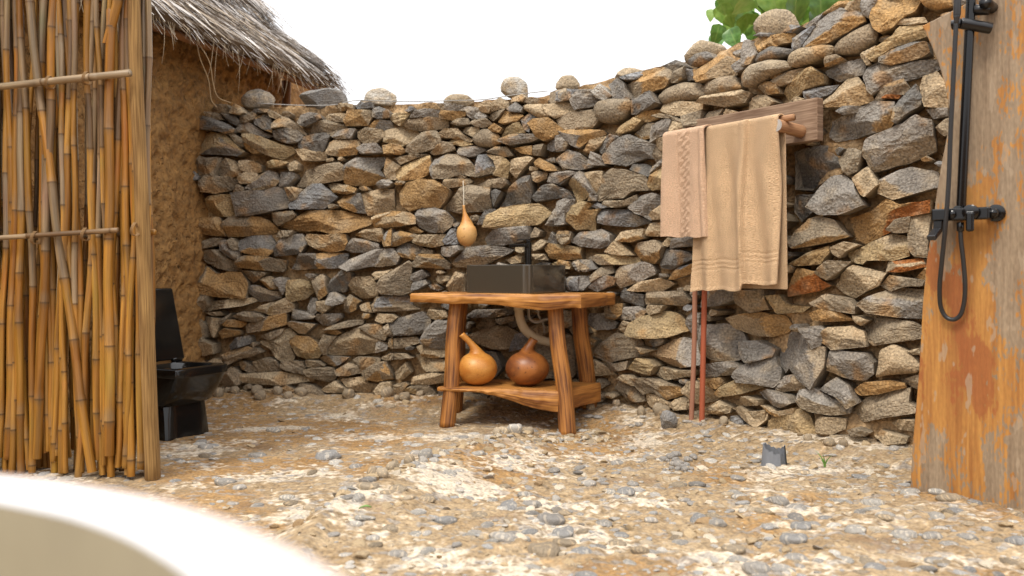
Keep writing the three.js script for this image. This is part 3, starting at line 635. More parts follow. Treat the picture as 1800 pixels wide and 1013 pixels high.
s('go', 605,890, 700,855, 880,800, 960,760, 1110,770, 1115,900, 1070,960, 800,1010, 640,1040, 605,1000);
s('d', 690,830, 740,795, 880,790, 870,830, 740,860);
s('g', 1340,810, 1500,800, 1500,860, 1390,880);
s('t', 290,775, 380,715, 440,735);
tile(1310, 200);
s('gn', 910,190, 1060,130, 1180,80, 1270,20, 1380,60, 1400,270, 1250,340, 950,430, 930,380, 890,310);
s('n', 680,340, 760,260, 830,260, 880,290, 840,430, 770,455, 740,430);
s('t', 800,480, 920,395, 1000,530, 900,620, 870,600);
s('g', 480,690, 560,560, 640,470, 730,460, 800,510, 890,680, 720,750, 570,745);
s('gt', 991,590, 1010,490, 1150,420, 1230,400, 1410,430, 1430,540, 1240,600, 1110,640, 1070,620);
s('oR', 745,770, 920,720, 1060,640, 1160,680, 1380,650, 1370,740, 1200,770, 1060,880, 860,955, 790,930);
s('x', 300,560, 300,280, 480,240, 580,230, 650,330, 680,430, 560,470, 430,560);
s('no', 355,960, 400,870, 480,790, 560,760, 650,790, 755,910, 640,950, 400,1000);
s('n', 1065,865, 1130,790, 1240,765, 1215,880, 1130,890);
s('n', 1215,870, 1250,770, 1370,750, 1360,1060, 1270,1060, 1220,1000);
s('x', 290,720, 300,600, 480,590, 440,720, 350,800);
s('d', 660,270, 700,245, 740,260, 680,310);
tile(1310, 400);
s('ty', 730,190, 860,140, 1070,50, 1200,70, 1210,210, 1100,245, 880,240, 870,275, 780,250);
s('y', 340,275, 470,190, 610,140, 620,190, 560,270, 430,285);
s('t', 620,150, 740,105, 840,130, 740,180, 700,225, 650,200);
s('tR', 1055,330, 1070,255, 1320,230, 1350,290, 1180,330);
s('t', 635,430, 700,350, 800,280, 1000,330, 1050,340, 1000,430, 780,525, 680,480);
s('n', 520,340, 640,245, 790,255, 700,330, 610,390);
s('oR', 315,510, 380,300, 520,330, 560,390, 620,430, 540,470);
s('n', 1005,430, 1080,355, 1330,390, 1320,435, 1180,440, 1090,475);
s('gn', 850,570, 990,485, 1170,455, 1330,470, 1320,680, 1100,660, 920,630);
s('n', 480,560, 600,495, 770,530, 830,590, 820,640, 560,600);
s('o', 470,640, 560,605, 700,630, 800,690, 640,700, 500,690);
s('n', 865,720, 880,690, 1000,675, 1230,700, 1330,760, 1330,820, 1100,850, 960,875, 880,830);
s('tn', 545,820, 640,740, 790,735, 880,770, 910,880, 650,905);
s('t', 805,650, 930,690, 860,730, 820,700);
s('g', 435,740, 560,730, 610,770, 570,870, 520,900, 480,820);
s('g', 195,900, 280,790, 430,800, 480,860, 530,910, 560,880, 600,890, 605,1000, 560,1100, 510,1190, 400,1110, 320,1040, 290,1080, 210,1000);
s('y', 150,510, 240,500, 300,570, 440,590, 380,630, 240,640);
s('t', 20,600, 40,510, 130,505, 180,610);
tile(1310, 590);
s('gt', 610,260, 640,110, 760,120, 900,130, 960,200, 965,280, 900,330, 780,320, 640,270);
s('tr', 1000,230, 1010,110, 1110,65, 1230,130, 1310,230, 1290,270, 1060,290, 980,310);
s('o', 805,400, 900,345, 1080,330, 1180,350, 1190,385, 1000,430, 850,450, 820,430);
s('gn', 560,400, 680,310, 770,370, 800,430, 840,500, 770,535, 690,450);
s('gn', 420,480, 440,400, 520,390, 640,470, 780,530, 760,580, 640,590, 500,560, 430,520);
s('n', 745,650, 780,560, 880,470, 1050,430, 1220,390, 1210,500, 1280,530, 1270,570, 1050,600, 800,665);
s('t', 530,720, 520,640, 560,600, 740,620, 730,700, 640,735);
s('n', 585,800, 640,740, 780,745, 960,780, 930,850, 760,855, 620,840);
s('t', 905,850, 960,800, 1170,820, 1080,870, 950,905);
s('t', 960,750, 1010,700, 1220,750, 1210,790, 1050,810);
s('t', 1080,655, 1140,620, 1270,620, 1260,710, 1140,695);
s('t', 1080,900, 1130,845, 1240,850, 1225,930, 1100,925);
s('n', 770,700, 840,680, 940,720, 900,745, 810,745);
s('n', 1155,330, 1250,300, 1310,290, 1310,410, 1220,380);
s('t', 1220,110, 1300,90, 1310,140, 1260,140);
s('t', 0,540, 20,560, 160,560, 150,620, 100,675, 20,640);
tile(1150, 520);
s('to', 515,170, 640,140, 780,130, 900,150, 970,240, 930,270, 830,305, 740,300, 620,270, 540,235);
s('g', 605,600, 640,530, 720,490, 790,450, 860,460, 915,540, 915,640, 880,680, 800,650, 640,640);
s('g', 640,340, 760,335, 870,400, 860,455, 740,490, 700,490, 660,430);
s('gn', 885,690, 960,600, 1060,580, 1130,600, 1185,660, 1100,700, 900,720);
s('y', 445,730, 500,670, 610,620, 780,685, 640,730, 480,755);
s('t', 645,780, 680,745, 800,770, 790,810, 680,820);
s('g', 770,720, 850,695, 1000,740, 1055,790, 960,830, 880,810, 800,760);
s('to', 785,812, 870,830, 960,870, 1050,830, 1040,870, 930,895, 860,870);
s('t', 570,840, 650,820, 740,870, 830,840, 840,920, 780,970, 690,920);
s('y', 825,1000, 850,930, 1000,870, 1080,840, 1140,900, 1170,1000, 1240,1090, 1150,1110, 1070,1080, 940,1040);
s('gn', 360,580, 380,510, 560,485, 640,540, 560,590, 420,605);
s('gn', 370,430, 370,220, 520,215, 600,290, 630,380, 630,475, 520,480, 440,470);
s('t', 370,860, 480,780, 560,830, 550,870, 470,880);
s('t', 135,810, 180,765, 260,760, 260,840, 180,845);

// ---------------------------------------------------------------- the stone wall: mortar core, stones, small stones
const stoneWall = thing('stone_wall', wall(WLEN * 0.5, 0, 0), 'tall curved dry rubble wall of grey and tan stones behind the wooden washstand', 'wall');
{
  const nu = 330, nv = 90, th = 0.42;
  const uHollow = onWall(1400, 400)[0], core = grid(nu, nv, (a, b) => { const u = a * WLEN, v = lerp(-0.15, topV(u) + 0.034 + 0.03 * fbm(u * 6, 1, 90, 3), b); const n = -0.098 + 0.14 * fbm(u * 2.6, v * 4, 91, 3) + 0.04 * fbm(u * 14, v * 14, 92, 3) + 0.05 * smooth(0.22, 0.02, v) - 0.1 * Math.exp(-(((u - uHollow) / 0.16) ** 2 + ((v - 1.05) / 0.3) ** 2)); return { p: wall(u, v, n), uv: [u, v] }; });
  const top = grid(nu, 6, (a, b) => { const u = a * WLEN, v = topV(u) + 0.032 + 0.03 * fbm(u * 6, 1, 90, 3) * (1 - b) + 0.03 * fbm(u * 9, b * 4, 93, 3) * smooth(0, 0.2, b); return { p: wall(u, v, lerp(-0.098 + 0.14 * fbm(u * 2.6, v * 4, 91, 3), -th, b)), uv: [u, b * th] }; });
  const back = grid(60, 2, (a, b) => ({ p: wall(a * WLEN, lerp(topV(a * WLEN) - 0.012, -0.15, b), -th), uv: [a * WLEN, b * 2] }));
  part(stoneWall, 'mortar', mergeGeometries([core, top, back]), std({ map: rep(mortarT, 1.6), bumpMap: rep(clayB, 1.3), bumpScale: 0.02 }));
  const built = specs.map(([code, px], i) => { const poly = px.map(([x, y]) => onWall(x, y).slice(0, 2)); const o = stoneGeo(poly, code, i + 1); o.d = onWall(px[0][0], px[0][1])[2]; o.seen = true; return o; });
  // small stones wedged into what is left open, and the wall's run beyond the frame
  const cell = 0.01, W = Math.ceil(WLEN / cell), H = 300, occ = new Uint8Array(W * H);
  const inside = (p, x, y) => { let r = false; for (let i = 0, j = p.length - 1; i < p.length; j = i++) if ((p[i][1] > y) !== (p[j][1] > y) && x < (p[j][0] - p[i][0]) * (y - p[i][1]) / (p[j][1] - p[i][1]) + p[i][0]) r = !r; return r; };
  const mark = p => { let a = 1e9, b = -1e9, c = 1e9, e = -1e9; for (const [x, y] of p) { a = Math.min(a, x); b = Math.max(b, x); c = Math.min(c, y); e = Math.max(e, y); } for (let j = Math.max(0, Math.floor((c + 0.2) / cell)); j <= Math.min(H - 1, (e + 0.2) / cell); j++) for (let i = Math.max(0, Math.floor(a / cell)); i <= Math.min(W - 1, b / cell); i++) if (inside(p, (i + 0.5) * cell, (j + 0.5) * cell - 0.2)) occ[j * W + i] = 1; };
  const hit = (x, y) => { const i = Math.floor(x / cell), j = Math.floor((y + 0.2) / cell); return i < 0 || j < 0 || i >= W || j >= H || occ[j * W + i]; };
  built.forEach(o => mark(o.ed));
  const f = rng(99), uEdge = onWall(1640, 400)[0], codes = ['g', 'n', 't', 'gn', 'd', 'to', 'no', 'b', 'n', 't'];
  for (let k = 0; k < 9000; k++) {
    const t = k / 9000, u = f() * WLEN, out = u > uEdge - 0.05, size = lerp(out ? 0.17 : 0.1, 0.026, Math.pow(t, 0.45)) * lerp(0.8, 1.2, f()), v = lerp(-0.02, topV(u) - size * 0.5, f()), ax = size * lerp(0.8, 1.15, f()), ay = size * lerp(0.45, 0.62, f()), tilt = lerp(-0.35, 0.35, f()), n = 6 + Math.floor(f() * 3), poly = [];
    for (let i = 0; i < n; i++) { const a = (i + lerp(-0.3, 0.3, f())) / n * 6.283, r = lerp(0.82, 1.1, f()), x = Math.cos(a) * ax * r, y = Math.sin(a) * ay * r; poly.push([u + x * Math.cos(tilt) - y * Math.sin(tilt), v + x * Math.sin(tilt) + y * Math.cos(tilt)]); }
    if (hit(u, v) || poly.some(([x, y], i) => { const q = poly[(i + 1) % n]; return hit(x, y) || hit((x + q[0]) / 2, (y + q[1]) / 2) || hit((x + u) / 2, (y + v) / 2); })) continue;
    const o = stoneGeo(poly, codes[Math.floor(f() * codes.length)], 2000 + k); mark(poly); o.d = 4.5; o.seen = false; built.push(o);
  }
  const rank = built.slice().sort((a, b) => (b.seen - a.seen) || b.area / b.d ** 2 - a.area / a.d ** 2);
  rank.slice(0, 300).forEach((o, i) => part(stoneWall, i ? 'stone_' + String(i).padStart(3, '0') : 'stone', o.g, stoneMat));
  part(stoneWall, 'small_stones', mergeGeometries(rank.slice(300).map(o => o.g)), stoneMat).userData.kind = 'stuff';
  console.log('stones', built.length, 'traced', specs.length);
}

// loose stones lying along the top of the wall
function boulder(seed, a, b, c, flat, code, sharp = 0) {      // half sizes a (along), b (up), c (across)
  const g = mergeVertices(new THREE.IcosahedronGeometry(1, 9).deleteAttribute('uv').deleteAttribute('normal')), p = g.attributes.position, col = [], uv = [], f = rng(seed), cuts = [];
  for (let i = 0; i < (sharp ? 11 : 5); i++) { const n = V(f() - 0.5, f() - 0.5, f() - 0.5).normalize(); cuts.push([n, lerp(sharp ? 0.45 : 0.68, 0.9, f()), f()]); }
  const c0 = COL[code[0]], c1 = COL[code[1] || code[0]], v = V();
  for (let i = 0; i < p.count; i++) {
    v.fromBufferAttribute(p, i); let w = 0; for (const [n, h, k] of cuts) { const d = v.dot(n); if (d > h) { v.addScaledVector(n, (h - d) * (sharp ? 1 : 0.75)); w = k; } }
    v.multiplyScalar(1 + 0.16 * fbm(v.x * 1.7, v.y * 1.7, v.z * 1.7 + seed, 3) + 0.03 * N3(v.x * 9, v.y * 9, v.z * 9 + seed)); if (v.y < -flat) v.y = -flat + (v.y + flat) * 0.15;
    const m = mixc(c0, c1, clamp(0.5 + 1.3 * fbm(v.x * 2, v.y * 2, v.z * 2 + seed, 3))).map(x => x * (0.9 + 0.2 * w) * (1 + 0.4 * fbm(v.x * 6, v.y * 6, v.z * 6 + seed, 2)));
    p.setXYZ(i, v.x * a, v.y * b, v.z * c); col.push(...m); uv.push(v.x * a + v.z * c * 0.7, v.y * b + v.z * c * 0.5);
  }
  g.setAttribute('color', new THREE.Float32BufferAttribute(col, 3)); g.setAttribute('uv', new THREE.Float32BufferAttribute(uv, 2)); g.computeVertexNormals(); return sharp ? toCreasedNormals(g, 0.45) : g;
}
const LOOSE = 'loose stones lying along the wall top';
[[443, 185, 56, 36, 0, 'tg', 0, 'smooth tan boulder on the wall top beside the mud hut, nearest the reed screen'],
 [558, 186, 86, 42, 0.05, 'bg', 1, 'wide angular blue grey rock on the wall top under the tip of the thatch'],
 [661, 179, 54, 32, 0, 'wt', 0, 'pale rounded cobble on the wall top just clear of the thatched roof'],
 [799, 181, 52, 24, 0, 'nt', 0, 'low brown dome shaped stone on the wall top above the hanging gourd'],
 [896, 170, 50, 38, -0.45, 'tw', 0, 'pale tilted egg shaped stone on the wall top above the basin tap'],
 [987, 156, 44, 32, 0.1, 'nt', 0, 'squarish brown cobble on the wall top right of the egg shaped stone'],
 [1096, 137, 58, 26, 0, 'tn', 0, 'flat rounded tan stone on the rising wall top left of the steep part'],
 [1221, 106, 76, 44, 0.1, 'tn', 0, 'large rough tan boulder on the wall top left of the green leaves'],
 [1346, 63, 82, 56, 0.05, 'tn', 0, 'biggest pale brown boulder on the wall top in front of the green leaves']].forEach(([x, y, w, h, rot, code, sharp, label], i) => {
  const [u, v, d] = onWall(x, y), a = w / 2 / F * d * 1.04, b = h / 2 / F * d * 1.2, flat = 0.62, n = i === 1 ? -0.12 : -0.1;
  const pos = wall(u, v, n), g = boulder(300 + i, a, b, a * 0.72, flat, code, sharp);
  g.rotateZ(rot); g.rotateY(0.25); g.computeBoundingBox(); g.translate(pos.x, pos.y - g.boundingBox.min.y - 0.01, pos.z);
  single('loose_stone', g, stoneMat, pos, label, 'stone', LOOSE);
});
{
  const line = (pts, r) => tube(pts.map(([x, y, n]) => { const [u, v] = onWall(x, y); return wall(u, v, n); }), r, 60, 5);
  single('wire', line([[455, 183, 0.03], [520, 187, 0.04], [590, 186, 0.03], [625, 178, 0.02], [700, 179, 0.01], [790, 177, 0.0], [850, 175, 0.0], [900, 166, -0.02], [960, 158, -0.03]], 0.0032), std({ color: lin(0.3, 0.29, 0.27), roughness: 0.5 }), wall(onWall(700, 180)[0], 1.85, 0), 'thin grey wire running along the top of the stone wall', 'wire');
}

// ---------------------------------------------------------------- mud hut with a thatched roof
const HX = d => -2.03 + 0.333 * (d - 5.5), HE = V(0.316, 0, -0.949), HL = V(-0.949, 0, -0.316);   // along the wall, and away from the yard
const hutAt = (d, h = 0, inn = 0) => V(HX(d), h, -d).addScaledVector(HL, inn);
const hut = thing('mud_hut', hutAt(5.2, 0, 1), 'ochre mud walled hut with a shaggy grey thatched roof behind the reed screen', 'hut');
{
  const clay = std({ map: rep(clayT, 0.9), bumpMap: rep(clayB, 0.9), bumpScale: 0.035 });
  const face = (d0, d1, h1, n) => grid(n, 130, (a, b) => { const d = lerp(d0, d1, a), h = lerp(-0.15, h1, b); return { p: hutAt(d, h, -0.06 * fbm(d * 2.5, h * 2.5, 120, 4) - 0.035 * fbm(d * 13, h * 13, 121, 4) + 0.03 * smooth(0.12, 0.3, fbm(d * 24, h * 28, 122, 2)) - 0.03 * smooth(0.3, 0, h)), uv: [d, h] }; });
  const slab = (d0, d1, h0, h1, i0, i1) => { const g = new THREE.BoxGeometry(1, 1, 1), p = g.attributes.position; for (let i = 0; i < p.count; i++) { const q = hutAt(lerp(d0, d1, p.getX(i) + 0.5), lerp(h0, h1, p.getY(i) + 0.5), lerp(i0, i1, p.getZ(i) + 0.5)); p.setXYZ(i, q.x, q.y, q.z); } g.computeVertexNormals(); return uvBox(g); };
  part(hut, 'mud_wall', mergeGeometries([uvBox(face(3.0, 6.42, 2.5, 240)), slab(3.0, 6.42, -0.15, 2.5, 0.06, 0.3), slab(6.6, 7.6, -0.15, 2.5, 0.34, 0.6)]), clay);
  part(hut, 'back_wall', mergeGeometries([slab(3.0, 7.6, -0.15, 2.4, 2.9, 3.2), slab(2.8, 3.0, -0.15, 2.5, 0, 3.2), slab(7.5, 7.8, -0.15, 2.5, 0.6, 3.2)]), clay);
  const wd = std({ map: woodTex(140, [0.1, 0.042, 0.014], [0.22, 0.095, 0.03]), roughness: 0.8 });
  part(hut, 'door_post', loft(tubeRings([hutAt(6.52, -0.1, 0.04), hutAt(6.5, 1.2, 0.05), hutAt(6.52, 2.3, 0.04)], 0.035, 8), 9), wd);
  part(hut, 'rafter', slab(6.56, 6.62, 1.99, 2.1, -0.3, 2.2), wd);
  const eave = d => hutAt(d, 2.2, -0.36);
  part(hut, 'eave_pole', loft(tubeRings([3.2, 4.6, 5.6, 6.45].map((d, i) => hutAt(d, 2.215 - 0.012 * (i % 2), -0.27)), 0.028, 30), 8), wd);
  const up = HL.clone().multiplyScalar(Math.cos(0.6)).add(V(0, Math.sin(0.6), 0)), nor = V(-up.x, 0, -up.z).normalize().multiplyScalar(Math.sin(0.6)).add(V(0, Math.cos(0.6), 0));
  const roofP = (d, s, t) => eave(d).addScaledVector(up, s).addScaledVector(nor, t);
  {
    const g = new THREE.BoxGeometry(1, 1, 1, 1, 1, 1), p = g.attributes.position; for (let i = 0; i < p.count; i++) { const q = roofP(lerp(2.9, 6.5, p.getX(i) + 0.5), lerp(0.03, 3.2, p.getY(i) + 0.5), lerp(0.0, 0.06, p.getZ(i) + 0.5)); p.setXYZ(i, q.x, q.y, q.z); } g.computeVertexNormals();
    part(hut, 'roof', uvBox(g), std({ color: lin(0.1, 0.065, 0.035) }));
  }
  const pos = [], col = [], idx = [], f = rng(55);
  const strand = (a, dir, bend, side, L, w, c) => {           // a curved, creased strip of palm leaf
    const n = 4, s0 = pos.length / 3; let p = a.clone(), t = dir.clone();
    for (let i = 0; i <= n; i++) {
      const k = i / n, ww = w * (1 - 0.75 * k * k), m = 1 + 0.35 * (f() - 0.5), cr = V().crossVectors(t, side).normalize().multiplyScalar(w * 0.35);
      for (const [x, y] of [[-ww, 0], [0, 1], [ww, 0]]) { const q = p.clone().addScaledVector(side, x).addScaledVector(cr, y); pos.push(q.x, q.y, q.z); col.push(...c.map(z => z * m)); }
      p.addScaledVector(t, L / n); t.addScaledVector(bend, 1 / n).normalize();
    }
    for (let i = 0; i < n; i++) for (const o of [0, 1]) { const q = s0 + i * 3 + o; idx.push(q, q + 1, q + 4, q, q + 4, q + 3); }
  };
  const tone = () => { const k = f(); return (k < 0.55 ? mixc([0.42, 0.39, 0.37], [0.6, 0.56, 0.52], f()) : k < 0.85 ? mixc([0.3, 0.25, 0.2], [0.45, 0.36, 0.26], f()) : mixc([0.1, 0.075, 0.055], [0.2, 0.14, 0.09], f())); };
  const down = up.clone().negate(), along = HE.clone();
  for (let course = 0; course < 7; course++) {
    const s0 = course * 0.24, n = course < 5 ? 1000 : 600, thick = 0.045 + 0.05 * smooth(0, 2, course) + (course === 3 ? 0.1 : 0) + (course >= 4 ? 0.11 : 0);
    for (let i = 0; i < n; i++) {
      const d = lerp(3.4, 6.56, f()), L = lerp(0.26, 0.5, f()), skew = lerp(-0.25, 0.75, f()), dir = down.clone().addScaledVector(along, skew).addScaledVector(nor, lerp(-0.14, 0.12, f())).normalize(), side = V().crossVectors(dir, nor).normalize().addScaledVector(nor, lerp(-0.7, 0.7, f())).normalize();
      strand(roofP(d, s0 + L * 0.86 + lerp(-0.05, 0.14, f()), thick + lerp(-0.03, 0.06, f())), dir, V(0, -lerp(0.05, 0.55, f()), 0), side, L, lerp(0.0035, 0.0095, f()), tone());
    }
  }
  for (let i = 0; i < 620; i++) {                             // the ragged end of the roof, lying outward
    const s = lerp(0, 1.7, Math.pow(f(), 1.2)), dir = along.clone().multiplyScalar(1).addScaledVector(down, lerp(0.3, 1.6, f())).addScaledVector(nor, lerp(-0.25, 0.1, f())).normalize(), side = V().crossVectors(dir, nor).normalize();
    strand(roofP(lerp(6.25, 6.52, f()), s + 0.15, lerp(0.02, 0.16 + (s > 0.7 ? 0.08 : 0), f())), dir, V(0, -lerp(0.2, 0.9, f()), 0), side, lerp(0.2, 0.42, f()), lerp(0.003, 0.008, f()), tone());
  }
  for (let i = 0; i < 90; i++) { const d = lerp(3.6, 6.5, f()); strand(roofP(d, 0.03, 0.02), V(lerp(-0.3, 0.3, f()), -1, lerp(-0.3, 0.3, f())).normalize(), V(lerp(-0.5, 0.5, f()), -0.3, 0), HE, lerp(0.06, 0.3, f() * f()), 0.0025, mixc([0.3, 0.22, 0.12], [0.5, 0.42, 0.3], f())); }
  const g = new THREE.BufferGeometry(); g.setAttribute('position', new THREE.Float32BufferAttribute(pos, 3)); g.setAttribute('color', new THREE.Float32BufferAttribute(col, 3)); g.setIndex(idx); g.computeVertexNormals();
  part(hut, 'thatch', g, std({ vertexColors: true, roughness: 0.75, side: THREE.DoubleSide })).userData.kind = 'stuff';
  const w = (...p) => tube(p, 0.0035, 40, 5), wm = std({ color: lin(0.3, 0.2, 0.1), roughness: 0.8 });
  single('hanging_wire', mergeGeometries([w(P(342, 60, 5.05), P(352, 105, 5.05), P(366, 140, 5.08), P(372, 178, 5.1), P(380, 188, 5.12)), w(P(350, 78, 5.05), P(368, 110, 5.06), P(374, 145, 5.08), P(382, 170, 5.1), P(405, 181, 5.2))]), wm, P(360, 110, 5.05), 'two thin strands hanging from the thatch eave in front of the mud hut', 'strand');
}

// ---------------------------------------------------------------- reed screen
{
  const f = rng(21), scr = x => 3.5 + 0.16 * (-1.48 - x);
  const screen = thing('reed_screen', V(-1.85, 0, -3.55), 'tall screen of upright golden brown canes with cross poles beside the round tub', 'screen');
  const caneMat = std({ vertexColors: true, map: rep(woodTex(150, [0.62, 0.62, 0.62], [1, 1, 1], 0.3), 4, 1), roughness: 0.5 });
  const gold = [[0.42, 0.19, 0.026], [0.47, 0.235, 0.044], [0.34, 0.14, 0.018], [0.44, 0.205, 0.03]], grey = [[0.3, 0.2, 0.105], [0.22, 0.13, 0.06], [0.36, 0.26, 0.155]];
  function cane(a, b, r, greyness, bend = 0.02) {
    const L = a.distanceTo(b), ax = b.clone().sub(a).normalize(), x = V(1, 0, 0).cross(ax).normalize(), z = V().crossVectors(ax, x), rings = [], ph = f() * 9, at1 = t => a.clone().lerp(b, t / L).add(V(bend * Math.sin(t * 1.9 + ph) + 0.004 * Math.sin(t * 9 + ph), 0, bend * 0.5 * Math.cos(t * 1.4 + ph)));
    let t = -lerp(0, 0.25, f());
    const pick = h => { const k = f(); const c = k < greyness * smooth(0.2, 1.0, h) + 0.4 * smooth(1.0, 1.9, h) ? grey[Math.floor(f() * 3)] : gold[Math.floor(f() * 4)]; const m = lerp(0.8, 1.15, f()); return c.map(q => q * m); };
    while (t < L) {
      const e = t + lerp(0.2, 0.46, f()), c = pick(a.y + t), rad = h => r * (1 - 0.13 * h / 2.6), tip = mixc(c, grey[0], 0.55);
      for (const [o, k, cc] of [[0.002, 1.09, [0.12, 0.06, 0.02]], [0.007, 1.05, mixc(c, tip, 0.5 + 0.5 * f())], [0.03, 1.0, mixc(c, tip, f())], [lerp(0.045, 0.16, f()), 0.98, c], [Math.max(0.17, (e - t) * 0.6), 0.97, c.map(q => q * lerp(0.9, 1.1, f()))], [e - t - 0.03, 0.985, c], [e - t - 0.006, 1.06, mixc(c, [0.2, 0.12, 0.05], 0.4)]]) { const h = t + o; if (h >= 0 && h <= L) rings.push({ c: at1(h), x, z, r: rad(h) * k, v: h, col: cc }); }
      t = e;
    }
    return loft(rings, 9, true, (q, an) => { const k = 1 + 0.5 * N3(Math.cos(an) * 1.6 + q.c.x * 40, Math.sin(an) * 1.6, q.v * 2.2) + 0.25 * N3(Math.cos(an) * 4, Math.sin(an) * 4 + q.c.x * 90, q.v * 6); return q.col.map(c => c * k); });
  }
  for (let i = 0; i < 84; i++) {                              // back layer
    const x = lerp(-2.62, -1.5, (i + lerp(0.1, 0.9, f())) / 84), lean = Math.min(lerp(-0.1, 0.1, f()), -1.55 - x);
    part(screen, 'cane', cane(V(x, -0.02, -scr(x) - 0.07 - 0.03 * f()), V(x + lean, 2.55, -scr(x) - 0.08), lerp(0.01, 0.015, f()), 0.4), caneMat);
  }
  for (let i = 0; i < 54; i++) {                              // front layer
    const x = lerp(-2.6, -1.535, (i + lerp(0.15, 0.85, f())) / 54), lean = Math.min(lerp(-0.09, 0.07, f()), -1.56 - x);
    part(screen, 'cane', cane(V(x, -0.02, -scr(x) + 0.01 * f()), V(x + lean, 2.6, -scr(x) + lerp(-0.03, 0.02, f())), lerp(0.0115, 0.017, f()), 0.24), caneMat);
  }
  const on = (px, py, o = 0.035) => { let d = 3.5; for (let k = 0; k < 5; k++) d = scr((px - 900) / F * d); return P(px, py, d - o); };
  for (const [x0, y0, x1, y1, r] of [[158, 840, 44, -60, 0.019], [178, 140, 224, -70, 0.019], [60, 830, 100, -80, 0.018], [196, 835, 190, -60, 0.02]]) part(screen, 'cane', cane(on(x0, y0), on(x1, y1), r, 0.35, 0.008), caneMat);
  const poleC = cane2 => cane2;
  part(screen, 'cross_pole', poleC(cane(on(231, 128, 0.075), on(-90, 162, 0.075), 0.0155, 0.9, 0.004)), caneMat);
  part(screen, 'cross_pole', cane(on(243, 402, 0.07), on(-90, 424, 0.07), 0.011, 0.9, 0.008), caneMat);
  part(screen, 'cross_pole', cane(on(272, 408, -0.06), on(-90, 424, -0.09), 0.013, 0.9, 0.004), caneMat);
  const pm = std({ map: rep(woodTex(160, [0.13, 0.062, 0.014], [0.36, 0.21, 0.07]), 5, 1), bumpMap: rep(woodB, 5, 1), bumpScale: 0.006 });
  const pr = tubeRings([on(268, 842, -0.01), on(254, 480, 0.0), on(247, 300, 0.0), on(238, 100, 0.0), on(233, -60, 0.0)], t => lerp(0.034, 0.027, t), 30);
  pr.forEach(q => { q.w = a => 1 + 0.1 * Math.sin(a * 2 + 1) + 0.05 * Math.sin(a * 5 + q.v * 3); });
  part(screen, 'post', loft(pr, 14), pm);
  for (const [x0, x1] of [[262, 258], [250, 256]]) part(screen, 'cane', cane(on(x0 - 4, 480, -0.05), on(x1, -50, -0.05), 0.014, 0.4, 0.006), caneMat);
  const ties = []; for (const [px, py] of [[85, 145], [150, 138], [60, 418], [148, 412], [235, 403]]) for (let k = 0; k < 3; k++) { const c = on(px + k * 2, py, 0.06), pts = []; for (let i = 0; i <= 10; i++) { const a = i / 10 * 6.28; pts.push(c.clone().add(V(0.004 * Math.sin(a * 2), 0.026 * Math.cos(a), 0.03 * Math.sin(a)))); } ties.push(tube(pts, 0.0018, 20, 4)); }
  part(screen, 'tie', mergeGeometries(ties), std({ color: lin(0.3, 0.18, 0.08) }));
}

